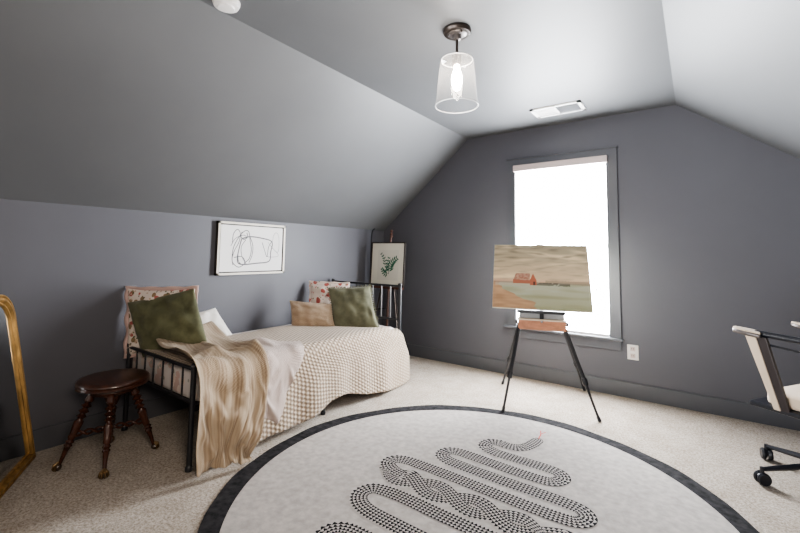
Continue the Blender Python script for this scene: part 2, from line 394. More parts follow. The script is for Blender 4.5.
# ------------------------------------------------------------------ rug
RC = (2.37, -2.25)
RR, RI = 1.29, 1.19
rg = thing('round_rug', 'large round off-white rug with charcoal border and coiled snake design', 'rug', (RC[0], RC[1], 0))
b = BM(); lathe(b, [(RI, .0), (RI, .010), (.001, .0105)], (*RC, 0), n=128, caps=False); obj('rug_field', b, M['rugfield'], rg, recalc=True)
b = BM(); n = 128
def rr(k): return RR + .006 * math.sin(k * 2 * math.pi * 9 / n) + .003 * math.sin(k * 2 * math.pi * 23 / n)
ra = [[], [], []]
for k in range(n):
    a = 2 * math.pi * k / n
    for lst, r_, z in zip(ra, (RI, rr(k), rr(k) + .004), (.0112, .0105, 0)): lst.append(b.verts.new((RC[0] + r_ * math.cos(a), RC[1] + r_ * math.sin(a), z)))
for l1, l2 in zip(ra, ra[1:]):
    for k in range(n): b.faces.new((l1[k], l1[(k + 1) % n], l2[(k + 1) % n], l2[k]))
obj('rug_border', b, M['rugborder'], rg)
body = [(2.42, -1.335), (2.418, -1.40), (2.40, -1.485), (2.36, -1.55), (2.29, -1.572), (2.222, -1.568), (2.165, -1.600), (2.168, -1.672), (2.25, -1.706), (2.32, -1.708), (2.454, -1.705), (2.58, -1.702), (2.655, -1.715), (2.69, -1.765), (2.66, -1.822), (2.60, -1.842), (2.50, -1.846), (2.374, -1.846), (2.182, -1.838), (2.06, -1.842), (2.0, -1.875), (2.0, -1.94), (2.06, -1.975), (2.162, -1.982), (2.306, -1.986), (2.476, -1.986), (2.627, -1.983), (2.76, -1.985), (2.845, -2.0), (2.882, -2.05), (2.85, -2.105), (2.76, -2.123), (2.6, -2.125), (2.425, -2.123), (2.2, -2.118), (1.97, -2.118), (1.86, -2.125), (1.79, -2.16), (1.785, -2.22), (1.85, -2.262), (1.94, -2.272)]
bx = 1.94
for k in range(1, 37):
    x = bx + k * (.9 / 36); body.append((x, -2.292 + .05 * math.cos(k * math.pi / 9)))
body += [(2.90, -2.27), (2.95, -2.31), (2.955, -2.39), (2.89, -2.435), (2.75, -2.445), (2.5, -2.447), (2.3, -2.447), (2.1, -2.442), (1.97, -2.448), (1.885, -2.475), (1.86, -2.54), (1.90, -2.60), (1.99, -2.632), (2.16, -2.638), (2.4, -2.638), (2.6, -2.638), (2.75, -2.65), (2.8, -2.70), (2.76, -2.76), (2.66, -2.78), (2.4, -2.782), (2.1, -2.782), (1.98, -2.80), (1.94, -2.86), (1.98, -2.92), (2.1, -2.94), (2.4, -2.94), (2.62, -2.95), (2.70, -2.99), (2.66, -3.05), (2.5, -3.08), (2.36, -3.13)]
pts3 = []
for i, (x, y) in enumerate(body):
    x = 2.40 + (x - 2.40) * .965; pts3.append(V((x, y, .0122 + (.0012 * math.sin((x - bx) / .9 * 4 * math.pi) if 41 <= i <= 76 else 0))))
cp = catmull(pts3, 7)
N = len(cp); W = [.094 * min(1, .75 + .25 * i / 30) * min(1, .1 + (N - i) / 60) for i in range(N)]
for i in range(24): W[i] *= lerp(.45, 1.15, sm(i / 5)) if i < 12 else 1.1
b = BM(); ribbon(b, cp, W)
cp2 = [V((1.80 + k * (.98 / 40), -2.292 - .05 * math.cos((1.80 + k * (.98 / 40) - bx) / .9 * 4 * math.pi) * sm(k / 4), .0126 - .0012 * math.sin((1.80 + k * (.98 / 40) - bx) / .9 * 4 * math.pi))) for k in range(41)]
cp2 = catmull(cp2, 4); ribbon(b, cp2, [.088 * min(1, .12 + i / 30, .12 + (len(cp2) - i) / 30) for i in range(len(cp2))])
sn = obj('snake_motif', b, M['snake'], rg, recalc=False); sn['label'] = 'black and cream triangle-scaled snake design'
b = BM()
tg = catmull([V((2.42, -1.345, .0125)), V((2.415, -1.30, .0125)), V((2.41, -1.26, .0125))], 5); ribbon(b, tg, .007)
ribbon(b, [V((2.41, -1.265, .0126)), V((2.43, -1.215, .0126))], .006); ribbon(b, [V((2.41, -1.265, .0126)), V((2.392, -1.21, .0126))], .006)
obj('snake_tongue', b, M['red'], sn, recalc=False)

# ------------------------------------------------------------------ bed
bed = thing('metal_bed', 'black metal single bed with spindled head and foot against the left wall', 'bed', (.5, -1.95, 0))
FY, HY, BX0, BX1 = -2.96, -.955, .05, .965
def post(x, y, h, r, name):
    b = BM(); tube(b, [(x, y, 0), (x, y, h)], r, 12)
    lathe(b, [(r, 0), (r * 1.25, .006), (r * 1.25, .02), (r * .9, .03)], (x, y, h - .022), n=12)
    lathe(b, [(r * 1.35, 0), (r * 1.35, .02), (r, .03)], (x, y, 0), n=12)
    return obj(name, b, M['black'], bed, smooth=True)
post(BX1 - .01, FY, .585, .015, 'foot_post'); post(BX0 + .03, FY, .585, .015, 'foot_post')
post(.965, HY, .945, .017, 'head_post'); post(BX0, HY, .945, .015, 'head_post')
b = BM(); tube(b, [(BX0 + .02, FY, .562), (BX1 - .01, FY, .562)], .011, 10); tube(b, [(BX0 + .02, FY, .372), (BX1 - .01, FY, .372)], .009, 10); obj('foot_rail', b, M['black'], bed, smooth=True)
b = BM(); tube(b, [(BX0, HY, .925), (.965, HY, .925)], .010, 10); tube(b, [(BX0, HY, .60), (.965, HY, .60)], .010, 10); obj('head_rail', b, M['black'], bed, smooth=True)
for k in range(1, 7):
    x = lerp(BX0 + .03, BX1 - .01, k / 7); b = BM(); tube(b, [(x, FY, .372), (x, FY, .562)], .006, 8); obj('foot_spindle', b, M['black'], bed, smooth=True)
for k in range(1, 8):
    x = lerp(BX0, .965, k / 8); b = BM(); tube(b, [(x, HY, .60), (x, HY, .925)], .006, 8); obj('head_spindle', b, M['steel'] if k in (5, 6, 7) else M['black'], bed, smooth=True)  # black bed; paler metal puts a highlight into the room-side spindles
for x in (BX0 + .03, BX1 - .02):
    b = BM(); boxmm(b, (x - .01, FY, .32), (x + .01, HY, .355)); obj('side_rail', b, M['black'], bed)
for x in (.955,):
    for y in (-1.93,):
        b = BM(); tube(b, [(x, y, 0), (x, y, .32)], .013, 10); lathe(b, [(.018, 0), (.018, .02)], (x, y, 0), n=10); obj('leg', b, M['black'], bed, smooth=True)
b = BM(); boxmm(b, (BX0 + .02, -2.9, .33), (BX1 - .03, -1.0, .35)); obj('slat_base', b, M['black'], bed)
mt = BM(); boxmm(mt, (.04, -2.935, .357), (.945, -.985, .535)); mo = obj('mattress', mt, M['sheet'], None, bevel=.035, loc=(.5, -1.95, .357))
for p in mo.data.polygons: p.use_smooth = True
tag(mo, 'single mattress in a pale floral sheet seen through the foot rails of the bed', 'mattress')

# --- bed surface used by the quilt and throws
X0, XE, RAD = .025, .955, .075
TOPL = XE - X0
def surf(y, s, h=0.0):
    """s = distance from wall across the top, over the front edge and down the side"""
    crown = .05 * sm((s) / .28) - .05
    if s <= TOPL:
        x, z, nx, nz = X0 + s, .562 + crown, 0, 1
        z += .008 * noise.noise(V((x * 3, y * 2.4, 0)))
    else:
        a = (s - TOPL) / RAD
        if a < math.pi / 2:
            x = XE + RAD * math.sin(a); z = .562 + RAD * (math.cos(a) - 1); nx, nz = math.sin(a), math.cos(a)
        else:
            d = s - TOPL - RAD * math.pi / 2
            x = XE + RAD + d * .06 + .014 * math.sin(y * 9 + 1.0) * min(1, d / .3) + .008 * math.sin(y * 23) * min(1, d / .3)
            z = .562 - RAD - d; nx, nz = 1, 0
    e = sm((y + 1.27) / .25)            # fall-off at the head end
    z -= .05 * e * (1 if z > .4 else max(0, z / .4))
    if s > TOPL * .8: x -= .015 * e ** 2 * (1 - .0 * s)
    return V((x + nx * h, y, max(z + nz * h, .006 + max(h, 0))))
def hem(y):
    base = .04 + .105 * math.exp(-((y + 1.88) / .26) ** 2) + .012 * math.sin(y * 7)
    return max(.012, base - .03 * sm((y + 1.3) / .3))
FULL = TOPL + RAD * math.pi / 2
b = BM()
def qf(u, v):
    smax = FULL + (.562 - RAD)
    s = v * (smax)
    yy = lerp(-2.925, -1.005, u)
    # head corner flares outwards as it falls
    fl = sm((s - TOPL) / .35)
    y = lerp(-2.945, -.985 + .165 * fl, u)
    if s > FULL:
        d = s - FULL; dm = .562 - RAD - hem(y); s = FULL + d * dm / (.562 - RAD)
    p = surf(y, s, .004)
    if u > .93: p.x -= .045 * ((u - .93) / .07) ** 2 * fl
    return p
grid(b, qf, 150, 90, lambda u, v: (u * 1.95, v * 1.55))
q = obj('bedspread', b, M['quilt'], None, loc=(.5, -1.95, .56), solid=.008, smooth='all', recalc=False)
tag(q, 'beige quilted bedspread draped over the bed down to the carpet', 'bedspread')

# --- throws: draped cloth as grids of x, y, z in millimetres
def throw(name, label, mat, nu, nv, data, size):
    b = BM(); co = [V((data[3 * i] / 1000, data[3 * i + 1] / 1000, max(data[3 * i + 2], 8) / 1000)) for i in range((nu + 1) * (nv + 1))]
    grid(b, lambda u, v: co[round(u * nu) * (nv + 1) + round(v * nv)], nu, nv, lambda u, v: (u * size[0], v * size[1]))
    o = obj(name, b, mat, None, loc=(.6, -2.6, .56), solid=.006, smooth='all', recalc=False, subsurf=2)
    return tag(o, label, 'blanket')
BLUSH = [385,-2860,597,419,-2856,588,452,-2852,581,486,-2850,579,519,-2849,578,551,-2848,578,583,-2849,578,614,-2851,578,645,-2855,579,677,-2859,582,709,-2861,586,740,-2860,590,769,-2857,599,799,-2851,607,830,-2849,608,862,-2846,602,895,-2841,593,928,-2835,585,965,-2828,576,1010,-2818,557,
1036,-2809,521,1044,-2796,483,1050,-2786,450,1065,-2775,425,1081,-2758,403,1087,-2749,377,1105,-2735,354,1109,-2733,322,1098,-2718,295,407,-2829,605,440,-2826,597,473,-2823,590,506,-2821,584,538,-2820,580,570,-2820,578,601,-2821,578,631,-2824,576,661,-2827,576,692,-2830,575,724,-2832,578,
754,-2832,584,784,-2831,590,813,-2828,600,843,-2826,603,872,-2821,601,903,-2817,595,932,-2809,583,973,-2802,573,1015,-2792,553,1045,-2784,517,1059,-2777,477,1060,-2766,448,1058,-2755,418,1073,-2748,393,1087,-2735,371,1091,-2730,340,1109,-2718,316,1116,-2716,285,429,-2798,611,462,-2796,603,
494,-2793,594,525,-2792,587,557,-2792,581,588,-2794,578,618,-2796,575,647,-2798,577,677,-2801,575,707,-2803,575,739,-2805,573,769,-2806,575,799,-2806,581,827,-2804,591,855,-2802,596,885,-2799,598,911,-2795,586,941,-2789,585,988,-2780,580,1033,-2774,554,1060,-2770,509,1051,-2755,465,
1071,-2751,441,1072,-2738,414,1067,-2730,388,1085,-2726,362,1100,-2716,339,1100,-2709,307,1108,-2708,277,450,-2767,614,482,-2766,607,513,-2766,597,544,-2766,591,574,-2767,589,604,-2770,585,634,-2773,582,663,-2774,575,692,-2777,575,722,-2779,572,753,-2781,574,783,-2782,573,814,-2783,575,
842,-2782,584,869,-2778,596,897,-2781,583,926,-2778,590,952,-2769,576,999,-2767,563,1046,-2751,548,1072,-2748,499,1056,-2740,458,1065,-2729,434,1087,-2729,416,1082,-2716,387,1083,-2712,358,1094,-2709,328,1112,-2700,304,1099,-2698,278,470,-2738,612,502,-2739,607,532,-2740,600,561,-2740,589,
589,-2741,580,618,-2744,577,648,-2748,577,677,-2751,580,706,-2754,579,736,-2756,576,767,-2758,573,798,-2759,573,828,-2760,578,858,-2761,577,883,-2756,592,910,-2759,580,940,-2760,581,975,-2758,588,1018,-2751,563,1049,-2735,525,1073,-2727,484,1053,-2724,451,1075,-2718,432,1079,-2720,401,
1102,-2711,383,1102,-2710,353,1097,-2695,326,1099,-2696,295,1112,-2694,271,489,-2710,606,519,-2712,601,549,-2715,594,578,-2717,589,606,-2719,587,632,-2718,574,661,-2722,576,690,-2726,574,719,-2729,572,750,-2732,573,781,-2735,574,812,-2737,574,843,-2738,578,872,-2739,575,898,-2736,587,
925,-2739,577,954,-2740,583,988,-2740,573,1023,-2733,547,1063,-2718,521,1058,-2716,469,1069,-2714,443,1066,-2709,415,1077,-2701,395,1091,-2701,371,1113,-2700,348,1114,-2700,318,1109,-2682,294,1106,-2687,270,507,-2684,595,537,-2686,599,564,-2690,588,593,-2694,582,621,-2697,578,648,-2698,584,
674,-2697,573,703,-2701,575,732,-2705,573,763,-2708,576,794,-2712,575,826,-2715,573,857,-2717,578,887,-2718,575,915,-2717,582,941,-2720,575,975,-2721,585,1004,-2720,560,1042,-2713,543,1052,-2711,502,1067,-2701,463,1075,-2695,437,1063,-2690,410,1082,-2689,386,1083,-2691,358,1102,-2686,337,
1119,-2685,312,1128,-2685,285,1116,-2679,260,524,-2657,582,552,-2659,591,580,-2664,587,607,-2670,579,635,-2674,578,663,-2678,573,690,-2679,579,716,-2677,573,746,-2681,576,776,-2684,575,808,-2688,574,840,-2693,578,872,-2696,574,902,-2699,581,931,-2701,575,959,-2704,576,991,-2708,566,
1025,-2702,556,1046,-2699,525,1060,-2693,485,1054,-2692,451,1062,-2686,428,1074,-2676,403,1073,-2677,375,1089,-2675,352,1092,-2676,322,1109,-2669,306,1120,-2673,280,1128,-2668,255,540,-2631,573,569,-2636,579,594,-2640,576,622,-2644,576,650,-2650,575,677,-2653,576,705,-2656,573,733,-2656,579,
761,-2656,574,791,-2660,577,823,-2665,579,855,-2669,574,887,-2674,579,917,-2678,575,947,-2681,579,977,-2686,572,1009,-2689,564,1029,-2690,535,1050,-2685,509,1045,-2679,471,1051,-2672,445,1066,-2668,424,1066,-2664,396,1079,-2662,371,1078,-2662,342,1093,-2660,318,1095,-2668,291,1114,-2659,273,
1108,-2671,252,557,-2604,571,583,-2607,581,610,-2613,574,638,-2618,575,665,-2623,573,692,-2626,574,720,-2629,574,748,-2630,574,777,-2631,578,807,-2635,578,838,-2639,575,869,-2645,578,901,-2651,577,932,-2656,577,962,-2660,575,992,-2665,568,1018,-2669,550,1041,-2670,527,1044,-2666,494,
1056,-2661,468,1066,-2661,442,1063,-2654,416,1074,-2650,389,1068,-2650,361,1082,-2648,337,1084,-2650,307,1093,-2651,283,1100,-2657,260,1108,-2660,244,573,-2577,572,599,-2580,580,626,-2585,574,653,-2590,574,680,-2594,574,707,-2598,574,736,-2601,575,764,-2603,576,793,-2606,580,822,-2609,582,
852,-2614,582,883,-2620,581,914,-2626,579,945,-2633,577,977,-2639,572,1005,-2644,560,1027,-2648,540,1039,-2651,514,1055,-2645,488,1063,-2643,464,1072,-2641,438,1074,-2640,411,1066,-2635,383,1066,-2635,353,1071,-2633,327,1080,-2631,301,1082,-2640,274,1096,-2641,251,1101,-2648,228,589,-2549,578,
616,-2555,575,641,-2558,574,669,-2563,574,696,-2567,574,723,-2570,574,752,-2574,578,781,-2576,576,809,-2580,577,838,-2584,576,866,-2590,583,896,-2594,577,926,-2601,580,957,-2609,579,992,-2617,571,1018,-2624,553,1033,-2629,527,1047,-2632,503,1044,-2633,475,1058,-2626,454,1058,-2631,428,
1066,-2624,402,1075,-2621,376,1080,-2620,347,1088,-2623,320,1075,-2617,294,1077,-2622,265,1089,-2626,241,1088,-2635,219,606,-2522,584,631,-2526,576,658,-2530,575,685,-2535,575,712,-2539,575,740,-2543,576,769,-2546,577,797,-2550,582,826,-2555,586,854,-2561,585,882,-2569,584,910,-2573,578,
938,-2577,579,973,-2586,573,1008,-2595,566,1031,-2604,545,1040,-2609,516,1045,-2613,489,1056,-2616,467,1049,-2616,442,1060,-2614,420,1056,-2613,393,1064,-2611,366,1071,-2611,339,1081,-2610,316,1090,-2605,288,1087,-2611,259,1089,-2617,234,1076,-2620,216,624,-2493,590,649,-2497,581,675,-2502,577,
702,-2506,577,729,-2512,579,758,-2517,582,785,-2520,584,814,-2525,579,843,-2532,579,869,-2538,578,897,-2546,579,924,-2553,586,949,-2558,576,991,-2567,581,1020,-2573,555,1042,-2582,534,1048,-2588,505,1048,-2594,478,1046,-2600,454,1060,-2600,432,1050,-2600,408,1064,-2598,386,1061,-2596,359,
1075,-2595,335,1074,-2600,308,1075,-2605,280,1089,-2598,254,1101,-2606,228,1082,-2605,212,643,-2464,595,668,-2469,587,694,-2473,582,720,-2478,579,747,-2483,579,775,-2489,578,803,-2497,582,831,-2501,586,858,-2508,579,885,-2516,584,911,-2526,584,936,-2532,582,971,-2542,583,1011,-2547,577,
1029,-2552,543,1053,-2561,520,1043,-2569,488,1059,-2575,467,1058,-2582,444,1049,-2585,421,1060,-2585,399,1055,-2584,374,1071,-2584,354,1064,-2588,328,1080,-2589,305,1073,-2588,275,1078,-2595,247,1091,-2595,224,1094,-2603,201,665,-2435,601,689,-2440,594,714,-2445,588,740,-2450,582,766,-2455,579,
792,-2462,578,819,-2469,582,847,-2479,584,874,-2485,585,900,-2494,579,925,-2504,583,949,-2512,576,990,-2520,578,1029,-2527,570,1048,-2532,535,1064,-2541,503,1050,-2547,471,1047,-2557,450,1068,-2562,434,1065,-2571,410,1052,-2574,387,1062,-2572,367,1060,-2571,343,1075,-2576,323,1071,-2579,296,
1089,-2584,276,1088,-2587,247,1084,-2586,220,1092,-2594,195,688,-2406,609,711,-2411,602,735,-2416,593,760,-2421,586,785,-2427,581,811,-2435,581,836,-2443,579,863,-2453,583,889,-2463,585,914,-2472,578,937,-2483,585,969,-2491,584,1008,-2498,579,1042,-2504,558,1062,-2511,524,1070,-2518,485,
1057,-2524,457,1051,-2535,435,1057,-2543,416,1075,-2552,398,1061,-2557,377,1055,-2559,355,1068,-2561,336,1068,-2567,312,1084,-2571,294,1078,-2576,270,1095,-2573,249,1091,-2577,223,1094,-2583,197,711,-2376,615,734,-2382,609,757,-2388,600,781,-2394,592,805,-2400,584,829,-2408,580,853,-2417,581,
879,-2428,579,904,-2439,584,928,-2451,579,952,-2461,581,986,-2471,578,1020,-2475,564,1050,-2481,541,1066,-2488,507,1063,-2495,467,1059,-2503,444,1048,-2511,424,1051,-2521,402,1068,-2530,383,1073,-2543,363,1058,-2547,346,1072,-2551,329,1071,-2551,305,1084,-2556,289,1080,-2560,268,1081,-2563,244,
1098,-2563,225,1086,-2571,203,733,-2348,619,757,-2355,617,780,-2362,612,803,-2371,605,826,-2378,596,848,-2384,587,871,-2392,581,895,-2403,579,919,-2413,579,943,-2424,579,971,-2435,577,999,-2445,564,1025,-2453,543,1055,-2456,524,1056,-2466,489,1047,-2476,460,1046,-2483,436,1051,-2490,413,
1052,-2499,390,1062,-2510,369,1076,-2521,351,1066,-2532,332,1068,-2537,317,1087,-2545,305,1077,-2544,284,1091,-2549,263,1085,-2552,242,1083,-2561,219,1098,-2562,197,755,-2322,606,777,-2330,602,799,-2336,600,822,-2344,599,844,-2352,598,867,-2361,596,889,-2370,591,911,-2379,584,934,-2389,579,
958,-2399,576,987,-2409,570,1012,-2419,556,1036,-2426,538,1040,-2436,508,1050,-2445,478,1049,-2451,452,1052,-2460,429,1056,-2469,405,1062,-2479,383,1070,-2489,362,1069,-2502,341,1071,-2513,322,1063,-2527,304,1080,-2531,292,1095,-2541,278,1078,-2541,260,1090,-2543,239,1091,-2551,216,1086,-2559,192,
775,-2295,595,797,-2303,592,818,-2311,588,839,-2319,586,860,-2327,584,882,-2336,583,903,-2345,582,926,-2355,581,948,-2364,578,974,-2374,574,1000,-2385,563,1022,-2394,546,1037,-2404,522,1047,-2413,495,1052,-2420,469,1054,-2429,445,1057,-2438,422,1059,-2449,398,1060,-2460,375,1058,-2473,354,
1056,-2486,333,1061,-2497,313,1069,-2508,295,1072,-2521,277,1096,-2524,271,1094,-2533,253,1078,-2537,234,1079,-2548,214,1092,-2550,192,794,-2266,588,816,-2276,584,837,-2285,583,857,-2293,582,878,-2301,580,898,-2310,580,918,-2319,580,939,-2329,580,963,-2339,574,990,-2349,569,1013,-2360,554,
1031,-2371,533,1042,-2381,508,1046,-2391,481,1050,-2400,458,1053,-2411,436,1053,-2422,414,1050,-2432,390,1049,-2444,367,1050,-2455,345,1055,-2466,324,1062,-2477,305,1067,-2488,286,1073,-2501,268,1088,-2512,255,1106,-2521,246,1093,-2529,227,1078,-2535,209,1078,-2549,189,812,-2236,582,835,-2248,580,
856,-2258,581,876,-2267,579,895,-2276,584,915,-2285,581,934,-2294,579,953,-2304,576,982,-2312,570,1007,-2324,560,1028,-2335,541,1041,-2347,516,1048,-2360,490,1048,-2370,466,1048,-2381,445,1048,-2392,423,1051,-2404,402,1060,-2414,381,1063,-2426,359,1063,-2437,337,1061,-2446,316,1063,-2457,296,
1068,-2469,277,1077,-2481,261,1085,-2494,244,1106,-2502,236,1105,-2516,218,1087,-2520,202,1088,-2536,183,830,-2206,579,853,-2218,578,874,-2230,580,894,-2241,583,914,-2252,579,932,-2259,585,951,-2269,583,981,-2278,581,1010,-2288,571,1032,-2300,550,1037,-2310,520,1047,-2327,493,1051,-2343,469,
1052,-2351,451,1049,-2362,430,1054,-2374,410,1055,-2386,389,1051,-2397,368,1060,-2406,348,1066,-2417,328,1068,-2428,309,1075,-2439,290,1075,-2451,270,1078,-2463,251,1091,-2475,238,1100,-2488,220,1116,-2502,209,1100,-2509,191,1092,-2521,173,848,-2177,578,870,-2189,578,892,-2202,580,913,-2215,578,
933,-2227,584,951,-2239,577,981,-2244,584,1011,-2254,576,1036,-2265,556,1050,-2277,527,1049,-2291,494,1051,-2309,465,1045,-2327,447,1064,-2337,434,1054,-2345,415,1049,-2356,395,1053,-2368,375,1058,-2379,355,1053,-2389,335,1055,-2401,316,1068,-2409,301,1068,-2420,280,1074,-2433,261,1087,-2445,244,
1092,-2459,226,1106,-2471,213,1113,-2486,195,1113,-2500,178,1096,-2504,162,866,-2149,575,889,-2160,576,911,-2173,580,931,-2187,580,951,-2201,581,979,-2212,580,1010,-2220,574,1035,-2231,554,1050,-2243,527,1055,-2257,495,1047,-2273,463,1051,-2291,442,1045,-2309,426,1058,-2324,413,1070,-2333,399,
1057,-2340,380,1050,-2351,361,1048,-2364,342,1053,-2376,324,1062,-2384,306,1059,-2394,289,1074,-2401,273,1083,-2415,254,1085,-2429,232,1098,-2442,216,1102,-2458,198,1118,-2469,186,1123,-2485,167,1106,-2492,150,885,-2120,578,908,-2132,575,929,-2145,579,950,-2159,576,974,-2172,573,1001,-2185,567,
1021,-2196,545,1037,-2210,521,1043,-2225,492,1044,-2241,462,1048,-2256,436,1049,-2273,420,1048,-2292,405,1051,-2310,390,1073,-2316,381,1073,-2326,365,1062,-2335,346,1057,-2348,328,1053,-2359,310,1053,-2373,294,1067,-2376,282,1067,-2386,262,1077,-2398,242,1088,-2412,223,1098,-2428,205,1109,-2444,188,
1108,-2461,174,1122,-2470,158,1124,-2491,144]
